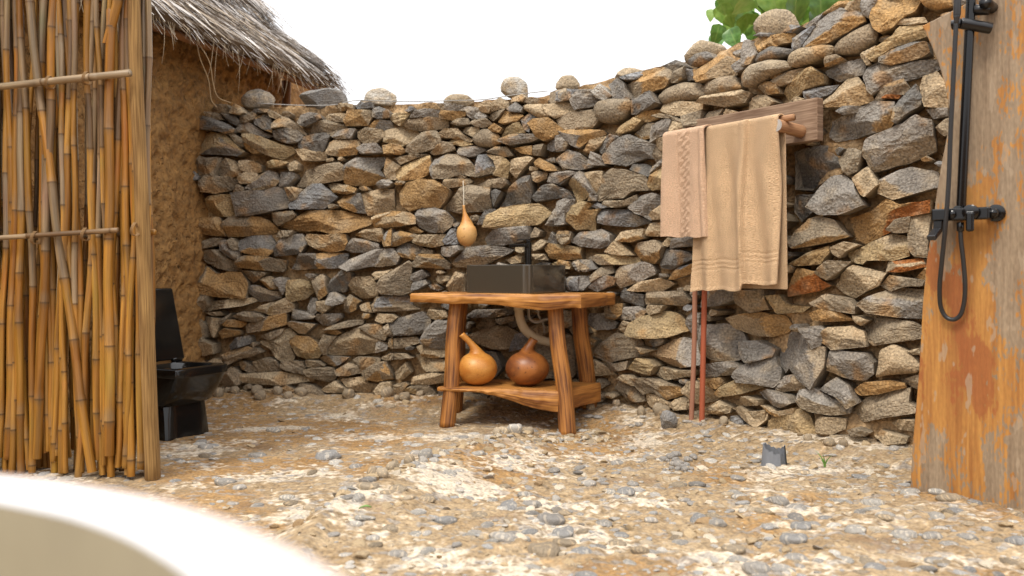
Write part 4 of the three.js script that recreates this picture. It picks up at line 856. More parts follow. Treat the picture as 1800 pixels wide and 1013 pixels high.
// ---------------------------------------------------------------- wooden washstand
const wX = 0.12;
const honey = std({ map: woodTex(170, [0.15, 0.046, 0.007], [0.58, 0.26, 0.055]), bumpMap: woodB, bumpScale: 0.004, roughness: 0.62 });
const honeyEnd = std({ map: rep(woodTex(175, [0.2, 0.068, 0.01], [0.48, 0.2, 0.04]), 2), roughness: 0.7 });
const logMat = std({ map: rep(woodTex(180, [0.085, 0.022, 0.004], [0.46, 0.185, 0.034]), 3, 1), bumpMap: rep(woodB, 3, 1), bumpScale: 0.006, roughness: 0.6 });
const stand = thing('washstand', V(0.08, 0, -4.75), 'rustic wooden washstand with log legs, wavy live edge top and lower shelf', 'table');
function plank(corners, top, thick, wave, seed, nx = 60, nz = 14) {   // corners FL, FR, RR, RL as [x, d]; closed slab with a live edge
  const [fl, fr, rr_, rl] = corners, pt = (a, b) => { const e = 1 + 0 * a; const x = lerp(lerp(fl[0], fr[0], a), lerp(rl[0], rr_[0], a), b), d = lerp(lerp(fl[1], fr[1], a), lerp(rl[1], rr_[1], a), b); const w = wave * (fbm(a * 4.2, seed, 1, 3) * (1 - b) + fbm(a * 3.4, seed + 5, 2, 3) * b) * 2; const q = wave * fbm(b * 3, seed + 9, 3, 2); return [x + q * e, d + w]; };
  const N = 7, prof = j => { const t = j / N; return t; };
  const pos = (a, b, y) => { const [x, d] = pt(a, b); return V(x, y, -d); };
  const tY = (a, b) => top + 0.006 * fbm(a * 5, b * 3, seed, 2), bY = (a, b) => top - thick(a, b);
  const L = Math.hypot(fr[0] - fl[0], fr[1] - fl[1]), D = Math.hypot(rl[0] - fl[0], rl[1] - fl[1]), g = [];
  const inset = (a, b, k) => [clamp(a, k, 1 - k), clamp(b, k * 1.6, 1 - k * 1.6)];
  g.push(grid(nx, nz, (a, b) => { const [i, j] = inset(a, b, 0.006); return { p: pos(i, j, tY(i, j)), uv: [b * D * 1.2, a * L * 0.55] }; }));
  g.push(grid(nx, nz, (a, b) => ({ p: pos(1 - a, b, bY(1 - a, b)), uv: [b * D, a * L * 0.55] })));
  const edge = (A, B, n, uo) => grid(n, N, (a, t) => { const i = lerp(A[0], B[0], a), j = lerp(A[1], B[1], a), k = smooth(0.12, 0, t) * 0.006 + smooth(0.7, 1, t) * 0.0; const [ii, jj] = inset(i, j, k); const bul = (Math.sin(t * 3.14) * 0.012 + 0.01 * N3(a * 20, t * 3, seed)) * smooth(0, 0.03, a) * smooth(1, 0.97, a); const p = pos(ii, jj, lerp(tY(ii, jj), bY(i, j), t)); const c = pos(0.5, 0.5, p.y), dir = A[1] === B[1] ? V(0, 0, A[1] === 0 ? 1 : -1) : V(A[0] === 1 ? 1 : -1, 0, 0); p.addScaledVector(dir, bul); return { p, uv: [uo + t * 0.12, a * (A[1] === B[1] ? L : D) * 0.55] }; });
  g.push(edge([1, 0], [0, 0], nx, 0.3), edge([0, 1], [1, 1], nx, 0.5)); const ends = [edge([1, 1], [1, 0], nz, 0.1), edge([0, 0], [0, 1], nz, 0.2)];
  return [mergeGeometries(g), ...ends];
}
{
  const th = (a, b) => 0.048 + 0.022 * smooth(0.15, 0.5, a) + 0.014 * Math.sin(a * 9 + 0.6) * smooth(0.05, 0.3, a) * smooth(0.98, 0.75, a) + 0.008 * fbm(a * 9, b, 5, 2);
  const [body, ends, ends1] = plank([[-0.565, 4.76], [0.365, 4.46], [0.6, 4.92], [-0.37, 5.16]], 0.716, th, 0.035, 71);
  const t = part(stand, 'table_top', body, honey); part(t, 'end_grain', ends, honeyEnd); part(t, 'end_grain', ends1, honeyEnd);
  const ths = (a, b) => 0.022 + 0.085 * smooth(0.3, 0.98, a) + 0.006 * fbm(a * 8, b, 6, 2);
  const [b2, e2, e3] = plank([[-0.41, 4.68], [0.245, 4.5], [0.51, 4.86], [-0.2, 5.06]], 0.205, ths, 0.03, 83);
  const s2 = part(stand, 'shelf', b2, honey); part(s2, 'end_grain', e2, honeyEnd); part(s2, 'end_grain', e3, honeyEnd);
  for (const [x0, y0, d0, x1, y1, d1, r0, r1] of [[803, 536, 4.78, 786, 749, 4.66, 0.04, 0.046], [975, 538, 4.6, 998, 757, 4.49, 0.041, 0.044], [1017, 536, 4.86, 1035, 726, 4.95, 0.046, 0.05], [812, 534, 5.08, 800, 720, 5.05, 0.04, 0.042]]) {
    const a = P(x1, y1, d1); a.y = groundY(a.x, d1) - 0.01; const b = P(x0, y0, d0); b.y = 0.69;
    const rg = tubeRings([a, a.clone().lerp(b, 0.35).add(V(0.006, 0, 0)), a.clone().lerp(b, 0.7).add(V(-0.005, 0, 0)), b], t => lerp(r1, r0, t), 26); rg.forEach(q => { q.w = an => 1 + 0.06 * fbm(Math.cos(an) * 1.2 + x0, Math.sin(an) * 1.2, q.v * 3, 3) + 0.03 * Math.sin(an * 2 + x0); });
    part(stand, 'leg', loft(rg, 18), logMat);
  }
}
// basin and tap
{
  const th = 35 * Math.PI / 180, near = V(0.088, 0.717, -4.63), fw = V(-Math.cos(th), 0, -Math.sin(th)), fs = V(Math.sin(th), 0, -Math.cos(th)), W = 0.44, D = 0.41, Hh = 0.158;
  const rect = (w, d, r) => { const s = new THREE.Shape(); s.moveTo(-w / 2 + r, -d / 2); s.lineTo(w / 2 - r, -d / 2); s.quadraticCurveTo(w / 2, -d / 2, w / 2, -d / 2 + r); s.lineTo(w / 2, d / 2 - r); s.quadraticCurveTo(w / 2, d / 2, w / 2 - r, d / 2); s.lineTo(-w / 2 + r, d / 2); s.quadraticCurveTo(-w / 2, d / 2, -w / 2, d / 2 - r); s.lineTo(-w / 2, -d / 2 + r); s.quadraticCurveTo(-w / 2, -d / 2, -w / 2 + r, -d / 2); return s; };
  const cen = near.clone().addScaledVector(fw, W / 2).addScaledVector(fs, D / 2), basin = thing('wash_basin', cen, 'rectangular glossy black wash basin standing on the wooden washstand', 'basin');
  const put = g => { g.rotateX(-Math.PI / 2); const m = new THREE.Matrix4().makeBasis(fw.clone().negate(), V(0, 1, 0), fs.clone().negate()).setPosition(cen); g.applyMatrix4(m); return g; };
  const ring = rect(W, D, 0.045); ring.holes.push(rect(W - 0.024, D - 0.024, 0.036));
  const gl = new THREE.MeshPhysicalMaterial({ color: lin(0.052, 0.045, 0.034), roughness: 0.1, ior: 1.8 });
  part(basin, 'basin_wall', put(new THREE.ExtrudeGeometry(ring, { depth: Hh - 0.006, bevelEnabled: true, bevelSize: 0.003, bevelThickness: 0.003, bevelSegments: 3, curveSegments: 16 }).translate(0, 0, 0.003)), gl);
  part(basin, 'basin_floor', put(new THREE.ExtrudeGeometry(rect(W - 0.02, D - 0.02, 0.038), { depth: 0.03, bevelEnabled: false, curveSegments: 12 }).translate(0, 0, 0.004)), gl);
  part(basin, 'drain', new THREE.CylinderGeometry(0.022, 0.022, 0.006, 20).translate(cen.x, 0.717 + 0.037, cen.z), std({ color: lin(0.3, 0.3, 0.3), metalness: 1, roughness: 0.3 }));
  const at0 = P(928.5, 470, 4.99); at0.y = 0.717; const tap = thing('basin_tap', at0, 'tall black pillar tap with a flat spout behind the black basin', 'tap'), tm = std({ color: lin(0.008, 0.008, 0.008), roughness: 0.2 });
  part(tap, 'pillar', mergeGeometries([new THREE.CylinderGeometry(0.021, 0.022, 0.29, 20), new THREE.CylinderGeometry(0.03, 0.03, 0.01, 20).translate(0, -0.14, 0)]).translate(at0.x, 0.717 + 0.145, at0.z), tm);
  const sp = box(0.125, 0.018, 0.036, 0.004); sp.rotateY(-0.75); part(tap, 'spout', sp.translate(at0.x - 0.055, 0.717 + 0.272, at0.z + 0.05), tm);
  const lv = box(0.09, 0.007, 0.026, 0.003); lv.rotateY(-0.75); part(tap, 'lever', mergeGeometries([lv.translate(at0.x - 0.028, 0.717 + 0.306, at0.z + 0.026), box(0.026, 0.016, 0.026, 0.004).translate(at0.x, 0.717 + 0.298, at0.z)]), tm);
}
// waste pipe and supply hoses
{
  const o = P(915, 545, 4.92), pm = std({ color: lin(0.55, 0.45, 0.3), roughness: 0.6 });
  const w = thing('waste_pipe', o, 'beige flexible waste pipe curving from under the washstand to the wall', 'pipe');
  const rg = tubeRings([P(912, 530, 4.93), P(913, 555, 4.93), P(921, 577, 4.94), P(941, 594, 4.98), P(968, 602, 5.04), P(992, 604, 5.12)], 0.026, 90); rg.forEach((q, i) => { q.r *= 1 + 0.03 * (i % 3 === 0); });
  part(w, 'pipe', loft(rg, 14), pm); part(w, 'collar', loft(tubeRings([P(912, 528, 4.93), P(912.5, 545, 4.93)], 0.031, 3), 16), pm);
  single('supply_hose', mergeGeometries([tube([P(929, 535, 5.0), P(931, 560, 5.0), P(942, 567, 5.02), P(958, 562, 5.05), P(985, 560, 5.1)], 0.0085, 50, 8), tube([P(945, 535, 5.02), P(947, 555, 5.04), P(955, 570, 5.07), P(957, 585, 5.1)], 0.006, 40, 8)]), std({ color: lin(0.45, 0.42, 0.37), roughness: 0.45 }), P(940, 560, 5.02), 'thin grey supply hoses looping beneath the washstand top behind the waste pipe', 'hose');
}
// gourds
const gourdTex = (seed, a, b, c) => tex(256, 256, (u, v) => { const n = fbm(u * 4, v * 4, seed, 4), s = smooth(0.22, 0.3, fbm(u * 26, v * 26, seed + 3, 2)); return mixc(mixc(a, b, clamp(0.5 + n * 2.4)), c, s * 0.6).map(x => x * (1 + 0.25 * fbm(u * 60, v * 60, seed + 5, 2))); });
function gourdGeo(base, R0, squash, neckTo, neckR, n = 40) {   // a round body whose neck leaves the top towards neckTo
  const rings = [], H = R0 * 2 * squash, X = V(1, 0, 0), Z = V(0, 0, 1), top = base.clone().add(V(0, H * 0.9, 0));
  for (let i = 0; i <= 22; i++) { const t = i / 22, a = lerp(0.06, 0.86, t) * Math.PI; rings.push({ c: base.clone().add(V(0, H / 2 - Math.cos(a) * H / 2, 0)), r: R0 * Math.sin(a), x: X, z: Z, v: t * 0.3 }); }
  const last = rings[rings.length - 1], dir = neckTo.clone().sub(last.c), nx = V(dir.y, -dir.x, 0).normalize();
  for (let i = 1; i <= 16; i++) { const t = i / 16, k = smooth(0, 0.55, t); rings.push({ c: last.c.clone().add(V(dir.x * (t * 0.55 + 0.45 * t * t), dir.y * t, dir.z * t)), r: lerp(last.r, neckR, 1 - Math.pow(1 - Math.min(1, t * 1.5), 2.2)) * (t > 0.93 ? 1.06 : 1), x: X.clone().lerp(nx, k).normalize(), z: Z, v: 0.3 + t * 0.12 }); }
  return loft(rings, 36);
}
{
  const b1 = P(839, 674, 4.75), b2 = P(927, 678, 4.72); b1.y = 0.205; b2.y = 0.206;
  single('bottle_gourd', gourdGeo(b1, 0.111, 0.84, P(811, 588, 4.72), 0.017), std({ map: rep(gourdTex(200, [0.44, 0.16, 0.025], [0.58, 0.27, 0.055], [0.3, 0.1, 0.02]), 2), roughness: 0.42 }), b1, 'orange bottle gourd with a bent neck leaning left on the washstand shelf', 'gourd');
  single('bottle_gourd', gourdGeo(b2, 0.121, 0.8, P(939, 596, 4.74), 0.024), std({ map: rep(gourdTex(210, [0.14, 0.042, 0.013], [0.34, 0.12, 0.026], [0.07, 0.024, 0.01]), 2), roughness: 0.4 }), b2, 'darker brown gourd with an upright neck beside the waste pipe on the shelf', 'gourd');
  const c = P(820.5, 433, 5.1), rings = [];
  for (let i = 0; i <= 30; i++) { const t = i / 30, y = t * 0.245, r = t < 0.5 ? 0.061 * Math.sqrt(Math.max(0.02, 1 - ((t - 0.3) / 0.31) ** 2)) : lerp(0.046, 0.008, Math.pow(smooth(0.47, 0.92, t), 0.62)); rings.push({ c: c.clone().add(V(-0.018 * smooth(0.5, 1, t), y, 0)), r: Math.max(0.006, i === 0 ? 0.012 : r), x: V(1, 0, 0), z: V(0, 0, 1), v: t * 0.25 }); }
  const g = thing('hanging_gourd', c, 'small freckled orange gourd hanging on a string against the stone wall', 'gourd');
  part(g, 'shell', loft(rings, 28), std({ map: rep(gourdTex(220, [0.5, 0.22, 0.05], [0.62, 0.36, 0.13], [0.22, 0.085, 0.02]), 2), roughness: 0.5 }));
  part(g, 'string', tube([c.clone().add(V(-0.018, 0.24, 0)), P(815, 340, 5.12), P(814, 318, 5.16)], 0.0022, 12, 5), std({ color: lin(0.6, 0.55, 0.45) }));
}

// ---------------------------------------------------------------- towel rail and towels
const BA = V(0.846, 1.547, -4.5), BB = V(1.254, 1.543, -3.93), BD = BB.clone().sub(BA).normalize(), BN = V(-BD.z, 0, BD.x).normalize();   // BN: off the wall, into the yard
const barAt = t => BA.clone().lerp(BB, t);
{
  const rail = thing('towel_rail', barAt(0.5).add(V(0, 0, 0)), 'weathered wooden board with two log pegs and a bar fixed to the wall', 'towel rail');
  const wood = std({ map: woodTex(230, [0.15, 0.085, 0.048], [0.3, 0.2, 0.13]), bumpMap: woodB, bumpScale: 0.004, roughness: 0.85 }), peg = std({ map: rep(woodTex(235, [0.24, 0.11, 0.05], [0.42, 0.23, 0.11]), 2), roughness: 0.75 });
  const put = (g, c) => { g.applyMatrix4(new THREE.Matrix4().makeBasis(BD, V(0, 1, 0), BN).setPosition(c)); return g; };
  const cB = barAt(0.53).addScaledVector(BN, -0.175).add(V(0, 0.004, 0));
  const bd = box(0.8, 0.2, 0.05, 0.006); const g0 = uvBox(bd, 1.4, 1); part(rail, 'board', put(g0, cB), wood);
  for (const [t, o] of [[0.975, 0.012], [0.0, 0.012]]) { const a = barAt(t).addScaledVector(BN, 0.03).add(V(0, -0.034, 0)), b = barAt(t).addScaledVector(BN, -0.16).add(V(0, -0.045, 0)); const pg = part(rail, 'peg', loft(tubeRings([a, b], 0.03, 4), 16), peg); part(pg, 'cut_end', loft(tubeRings([a.clone().addScaledVector(BN, 0.003), a.clone()], 0.0285, 2), 16), std({ map: rep(woodTex(238, [0.36, 0.33, 0.3], [0.52, 0.48, 0.44]), 1), roughness: 0.8 })); }
  part(rail, 'bar', loft(tubeRings([barAt(-0.03), barAt(1.06).addScaledVector(BN, -0.015)], 0.016, 6), 12), peg);
}
function towel(name, label, t0, t1, frontLow, backLow, fold, relief, mat, lift = 0) {
  const nt = 150, rad = 0.02 + lift, seq = [];                // seq: the way down the front is q in [0, .5), over the bar, down the back
  const nF = 150, nT = 10, nB = 60, rows = nF + nT + nB;
  const sheet = (thick, flip) => grid(nt, rows, (a, b, i, j) => {
    const t = lerp(t0, t1, flip ? 1 - a : a), r = rad + thick, tt = (t - t0) / (t1 - t0), c = barAt(t); let p, drop = 0, side = 1;
    if (j <= nF) { drop = 1 - j / nF; const low = frontLow(tt); p = c.clone().addScaledVector(BN, r); p.y = lerp(c.y, low, drop); }
    else if (j < nF + nT) { const an = (j - nF) / nT * Math.PI; p = c.clone().addScaledVector(BN, Math.cos(an) * r); p.y += Math.sin(an) * r; side = Math.cos(an); }
    else { drop = (j - nF - nT) / nB; const low = backLow(tt); p = c.clone().addScaledVector(BN, -r); p.y = lerp(c.y, low, drop); side = -0.6; }
    const down = c.y - p.y, [out, shift] = fold(tt, Math.max(0, down), side > 0);
    p.addScaledVector(BN, side * out + (side > 0 ? relief(tt, down, p.y - frontLow(tt)) * (thick > 0 ? 1 : 0) : 0)).addScaledVector(BD, shift);
    return { p, uv: [t * 0.7 + out, down] };
  });
  const A = sheet(0.0035, false), B = sheet(-0.0035, true);
  const edge = () => { const pa = A.attributes.position, pb = B.attributes.position, n1 = nt + 1, loop = []; for (let i = 0; i <= nt; i++) loop.push([i, nt - i]); for (let j = 1; j <= rows; j++) loop.push([j * n1 + nt, j * n1]); for (let i = nt - 1; i >= 0; i--) loop.push([rows * n1 + i, rows * n1 + nt - i]); for (let j = rows - 1; j >= 0; j--) loop.push([j * n1, j * n1 + nt]); return grid(loop.length - 1, 1, (a, b, i, j) => { const q = b ? pb : pa, k = loop[i][b ? 1 : 0]; return { p: V(q.getX(k), q.getY(k), q.getZ(k)), uv: [i * 0.005, b * 0.007] }; }); };
  const o = barAt((t0 + t1) / 2); return single(name, mergeGeometries([A, B, edge()]), mat, o, label, 'towel', 'towels on the wooden rail');
}
{
  const terry = tex(512, 512, (u, v) => 0.5 + 0.9 * fbm(u * 120, v * 120, 240, 2), true), nap = (a, s) => tex(512, 512, (u, v) => { const k = 1 + 0.55 * fbm(u * 110, v * 110, s, 2) + 0.15 * fbm(u * 6, v * 6, s + 4, 2); return a.map(x => x * k); });
  const fab = (c, s) => new THREE.MeshPhysicalMaterial({ map: rep(nap(c, s), 2.2), bumpMap: rep(terry, 2.6), bumpScale: 0.011, roughness: 1, sheen: 0.4, sheenRoughness: 0.8, sheenColor: lin(0.5, 0.4, 0.3), side: THREE.DoubleSide });
  const hem = (y, k) => { let r = 0; for (const c of [0.105, 0.125, 0.15]) r -= 0.004 * Math.exp(-(((y - c) / 0.0035) ** 2)); return r + (y < 0.012 ? 0.003 : 0); };
  const S = 0.66;                                              // where the front panel overlaps the next fold
  towel('bath_towel', 'long sand coloured bath towel folded in panels on the wooden wall rail', 0.235, 0.985, tt => (tt < S ? 0.745 - 0.012 * smooth(0.2, 0, tt) : 0.775) + 0.004 * Math.sin(tt * 20), tt => 0.755, (tt, dn, fr) => {
    const k = smooth(0, 0.35, dn); let out = 0.02 * k * Math.sin(tt * 11 + dn * 1.5) + 0.009 * k * Math.sin(tt * 25 - dn * 5) + 0.016 * fbm(tt * 4 + dn * 1.5, dn * 1.6 - tt * 2, 250, 3) * k;
    if (fr) { out += lerp(0.012 * smooth(0, S, tt) + 0.012 * smooth(S - 0.1, S - 0.02, tt), -0.002 + 0.022 * smooth(S + 0.06, 0.92, tt), smooth(S - 0.006, S + 0.012, tt)); out += 0.028 * k * smooth(0.15, 0.25, tt) * smooth(0.48, 0.3, tt); if (tt > 0.94) out -= 0.01 * smooth(0.94, 1, tt); if (tt < 0.18) out -= 0.014 * smooth(0.18, 0.1, tt); } else out = 0.004 * Math.sin(tt * 9);
    return [out, (fr ? (tt < S ? -0.015 : -0.008) : 0.012) * dn * (0.3 + tt)];
  }, (tt, dn, y) => hem(y), fab([0.62, 0.42, 0.245], 241));
  towel('hand_towel', 'small peach hand towel with a woven braid stripe overlapping the long bath towel', -0.035, 0.372, tt => 1.02 - 0.012 * tt + 0.003 * Math.sin(tt * 14), tt => 1.1, (tt, dn, fr) => {
    const k = smooth(0, 0.3, dn); return [(fr ? 0.016 : 0.0) + 0.014 * k * Math.sin(tt * 8.5 + 0.6 + dn * 2) + 0.012 * k * fbm(tt * 3 + dn * 2, dn * 3, 252, 3) + (fr ? 0.02 * smooth(0.85, 0.95, tt) * smooth(1.02, 0.97, tt) : 0), 0.05 * dn * tt];
  }, (tt, dn) => { let r = 0; if (tt > 0.36 && tt < 0.68) { const a = (tt - 0.52) / 0.32, y = dn / 0.052, w = Math.sin(a * 9.4 + Math.sin(y * 6.28) * 1.1), e = Math.abs(Math.sin(y * 6.28 + a * 9)); r = 0.0035 * w * e * smooth(0.5, 0.4, Math.abs(a)); } if (Math.abs(tt - 0.35) < 0.012) r -= 0.003; return r; }, fab([0.66, 0.44, 0.29], 246), 0.008);
}

// ---------------------------------------------------------------- standpipes
{
  const a = P(1222, 470, 4.42), b = P(1214.5, 750, 4.5), c = P(1239.5, 470, 4.42), e = P(1233.5, 750, 4.48); b.y = e.y = 0;
  const pm = (s, x, y) => std({ map: rep(tex(64, 512, (u, v) => mixc(x, y, smooth(-0.1, 0.2, fbm(u * 3, v * 6, s, 4) + (u - 0.5) * 0.9))), 1, 1), roughness: 0.6 });
  single('water_pipe', loft(tubeRings([b, b.clone().lerp(a, 0.5).add(V(0.006, 0, 0)), a], 0.013, 20), 12), pm(260, [0.33, 0.15, 0.09], [0.12, 0.125, 0.085]), b, 'thin water pipe half rusty and half dark green below the towels', 'pipe');
  single('water_pipe', loft(tubeRings([e, e.clone().lerp(c, 0.5), c], 0.0145, 20), 12), pm(266, [0.36, 0.09, 0.04], [0.29, 0.085, 0.045]), e, 'bright red upright water pipe below the towels', 'pipe');
}

// ---------------------------------------------------------------- toilet
{
  const ph = 25 * Math.PI / 180, fwd = V(Math.cos(ph), 0, Math.sin(ph)), wid = V(Math.sin(ph), 0, -Math.cos(ph)), corner = V(-1.658, 0, -4.2);
  const org = corner.clone().addScaledVector(wid, 0.185).addScaledVector(fwd, -0.24); org.y = groundY(org.x, -org.z, false);
  const toilet = thing('toilet', org, 'glossy black square toilet with its lid up beside the reed screen', 'toilet');
  const m = std({ color: lin(0.008, 0.0075, 0.007), roughness: 0.12 });
  const sect = (y, f0, f1, w, r, n = 40) => { const pts = []; for (let i = 0; i < n; i++) { const a = i / n * Math.PI * 2, c = Math.cos(a), s0 = Math.sin(a), k = Math.pow(Math.pow(Math.abs(c), r) + Math.pow(Math.abs(s0), r), -1 / r); pts.push(org.clone().addScaledVector(fwd, (f0 + f1) / 2 + (f1 - f0) / 2 * c * k).addScaledVector(wid, w / 2 * s0 * k).add(V(0, y, 0))); } return pts; };
  const skin = (secs, close0, close1) => { const n = secs[0].length, pos = [], idx = []; secs.forEach(q => q.forEach(p => pos.push(p.x, p.y, p.z))); for (let j = 0; j < secs.length - 1; j++) for (let i = 0; i < n; i++) { const a = j * n + i, b = j * n + (i + 1) % n; idx.push(a, b + n, b, a, a + n, b + n); } const cap = j => { const q = secs[j], c = V(); q.forEach(p => c.add(p)); c.divideScalar(n); const k = pos.length / 3; pos.push(c.x, c.y, c.z); for (let i = 0; i < n; i++) idx.push(k, j * n + i, j * n + (i + 1) % n); }; if (close0) cap(0); if (close1) cap(secs.length - 1); const g = new THREE.BufferGeometry(); g.setAttribute('position', new THREE.Float32BufferAttribute(pos, 3)); g.setIndex(idx); return toCreasedNormals(g, 0.7); };
  part(toilet, 'pedestal', skin([sect(-0.02, -0.3, 0.15, 0.32, 9), sect(0.1, -0.3, 0.135, 0.305, 9), sect(0.165, -0.3, 0.125, 0.3, 9)], 1, 1), m);
  part(toilet, 'bowl', skin([sect(0.165, -0.29, 0.13, 0.31, 9), sect(0.175, -0.295, 0.15, 0.345, 9), sect(0.25, -0.3, 0.205, 0.36, 9), sect(0.318, -0.3, 0.24, 0.366, 10)], 1, 1), m);
  part(toilet, 'rim', skin([sect(0.318, -0.3, 0.243, 0.37, 12), sect(0.322, -0.3, 0.247, 0.376, 12), sect(0.352, -0.3, 0.248, 0.378, 12), sect(0.36, -0.3, 0.245, 0.374, 12), sect(0.363, -0.29, 0.237, 0.36, 12), sect(0.363, -0.06, 0.205, 0.29, 5), sect(0.355, -0.055, 0.2, 0.28, 4), sect(0.3, -0.04, 0.18, 0.25, 3), sect(0.22, -0.01, 0.12, 0.17, 2.2)], 0, 1), m);
  const lidAt = (x, y, z) => org.clone().addScaledVector(fwd, -0.082 - 0.2 * y + z).addScaledVector(wid, x).add(V(0, 0.375 + y, 0));
  const lid = new RoundedBoxGeometry(0.36, 0.385, 0.022, 4, 0.01), lp = lid.attributes.position; for (let i = 0; i < lp.count; i++) { const y = lp.getY(i) + 0.1925, q = lidAt(lp.getX(i) * (1 - 0.08 * y / 0.385), y, lp.getZ(i)); lp.setXYZ(i, q.x, q.y, q.z); } lid.computeVertexNormals(); part(toilet, 'lid', lid, m);
  for (const x of [-0.16, 0.1]) part(toilet, 'hinge', loft(tubeRings([lidAt(x, 0, 0), lidAt(x + 0.06, 0, 0)], 0.013, 2), 12), m);
}

// ---------------------------------------------------------------- shower slab with mixer, riser, hose
{
  const O = V(1.526, 0, -3.26), SF = V(0.722, 0, 0.692), SN = V(-0.692, 0, 0.722);
  const sOf = px => { const k = (px - 900) / F; return (k * 3.26 - 1.526) / (0.722 + 0.692 * k); }, sl = (s0, y, n = 0) => O.clone().addScaledVector(SF, s0).addScaledVector(SN, n).setY(y);
  const on = (px, py, n = 0) => { const k = (px - 900) / F, s0 = (k * (3.26 - 0.722 * n) - 1.526 + 0.692 * n) / (0.722 + 0.692 * k), d = 3.26 - 0.692 * s0 - 0.722 * n; return sl(s0, EYE - (py - 480) / F * d, n); };
  const loc = p => { const q = p.clone().sub(O); return [q.dot(SF), p.y]; };
  const slabT = thing('wooden_slab', sl(0.25, 0, -0.03), 'wide upright live edge timber slab, grey with orange stains, carrying the shower', 'slab');
  const outline = [[1602, 872], [1605, 800], [1612, 720], [1618, 650], [1624, 540], [1631, 460], [1641, 400], [1649, 340], [1657, 290], [1668, 235], [1671, 190], [1664, 150], [1652, 110], [1640, 80], [1624, 46], [1682, 17], [1740, -14], [1850, -50], [1835, 150], [1806, 250], [1797, 330], [1797, 440], [1806, 520], [1835, 620], [1850, 800], [1850, 925]].map(([x, y]) => loc(on(x, y)));
  const sh = new THREE.Shape(); const smoothTo = 14; outline.forEach(([x, y], i) => i ? sh.lineTo(x, y) : sh.moveTo(x, y));
  const g = new THREE.ExtrudeGeometry(sh, { depth: 0.05, bevelEnabled: true, bevelSize: 0.005, bevelThickness: 0.006, bevelSegments: 3 }); g.translate(0, 0, -0.056);
  g.applyMatrix4(new THREE.Matrix4().makeBasis(SF, V(0, 1, 0), SN).setPosition(O));
  // grey dry timber with orange oil and rust stains that have their own edges
  const st = tex(640, 1600, (u, v) => {
    const x = u * 0.9, y = v * 2.3, w = x + 0.03 * fbm(x * 4, y * 1.2, 280, 3), fib = fbm(w * 90, y * 4, 281, 3), fine = fbm(x * 120, y * 40, 282, 2), ring = fbm(w * 16, y * 1.1, 283, 3);
    const grey = mixc([0.2, 0.135, 0.08], [0.32, 0.235, 0.15], clamp(0.5 + fib * 0.9 + ring * 0.8 + 0.4 * fine));
    const org = mixc([0.28, 0.1, 0.014], [0.46, 0.21, 0.038], clamp(0.5 + 1.1 * fib + 1.2 * ring)), red = [0.26, 0.07, 0.015];
    const streak = 0.6 * fbm(w * 8, y * 1.8, 285, 4) + 0.5 * fbm(w * 14, y * 6, 286, 3), core = 0.42 * Math.exp(-(((x - 0.23) / 0.19) ** 2 + ((y - 0.6) / 0.52) ** 2)) + 0.14 * Math.exp(-(((x - 0.06) / 0.06) ** 2 + ((y - 0.3) / 0.35) ** 2)) - 0.02 * smooth(0.8, 1.3, y) - 0.25 * smooth(0.1, 0.02, y);
    const o = smooth(0.1, 0.17, streak + core + 0.3 * fine + 0.12 * fib), rd = smooth(0.2, 0.3, fbm(w * 7, y * 2.6, 288, 4) + 0.6 * core + 0.2 * fine - 0.05);
    let c = mixc(grey, org, o * 0.92); c = mixc(c, red, rd * 0.75 * o); const worn = smooth(0.2, 0.26, fbm(w * 26, y * 9, 290, 3) + 0.1 * fine); c = mixc(c, [0.34, 0.255, 0.17], worn * 0.6); return c.map(q => q * (1 + 0.25 * fine));
  });
  { const p = g.attributes.position, uv = new Float32Array(p.count * 2); for (let i = 0; i < p.count; i++) { const q = V().fromBufferAttribute(p, i).sub(O); uv[i * 2] = (q.dot(SF) + q.dot(SN) + 0.05) / 0.9; uv[i * 2 + 1] = (q.y + 0.08) / 2.3; } g.setAttribute('uv', new THREE.BufferAttribute(uv, 2)); }
  part(slabT, 'board', g, std({ map: st, bumpMap: rep(woodB, 1.5, 2), bumpScale: 0.004, roughness: 0.72 }));
  const bk = std({ color: lin(0.004, 0.004, 0.0045), roughness: 0.17 }), bk2 = std({ color: lin(0.006, 0.006, 0.007), roughness: 0.3 });
  const bar2 = (a, b, r, seg = 18) => loft(tubeRings([a, b], r, 2), seg);
  const place = (gg, c) => gg.applyMatrix4(new THREE.Matrix4().makeBasis(SF, V(0, 1, 0), SN).setPosition(c));
  const mid = on(1690, 377, 0.06), y0 = mid.y, mix = thing('shower_mixer', mid, 'black bar shower mixer with a knob and white tipped lever on the timber slab', 'shower mixer');
  const ends = [loc(on(1641, 377, 0.06))[0], loc(on(1742, 377, 0.06))[0]];
  part(mix, 'body', place(box(ends[1] - ends[0], 0.044, 0.046, 0.006, 3), sl((ends[0] + ends[1]) / 2, y0, 0.06)), bk);
  for (const px of [1752, 1690]) { const q = on(px, 375, 0); const fl = part(mix, 'flange', bar2(q.clone().addScaledVector(SN, -0.002), q.clone().addScaledVector(SN, 0.013), 0.031), bk); part(fl, 'connector', bar2(q, q.clone().addScaledVector(SN, 0.06).setY(y0), 0.017), bk); }
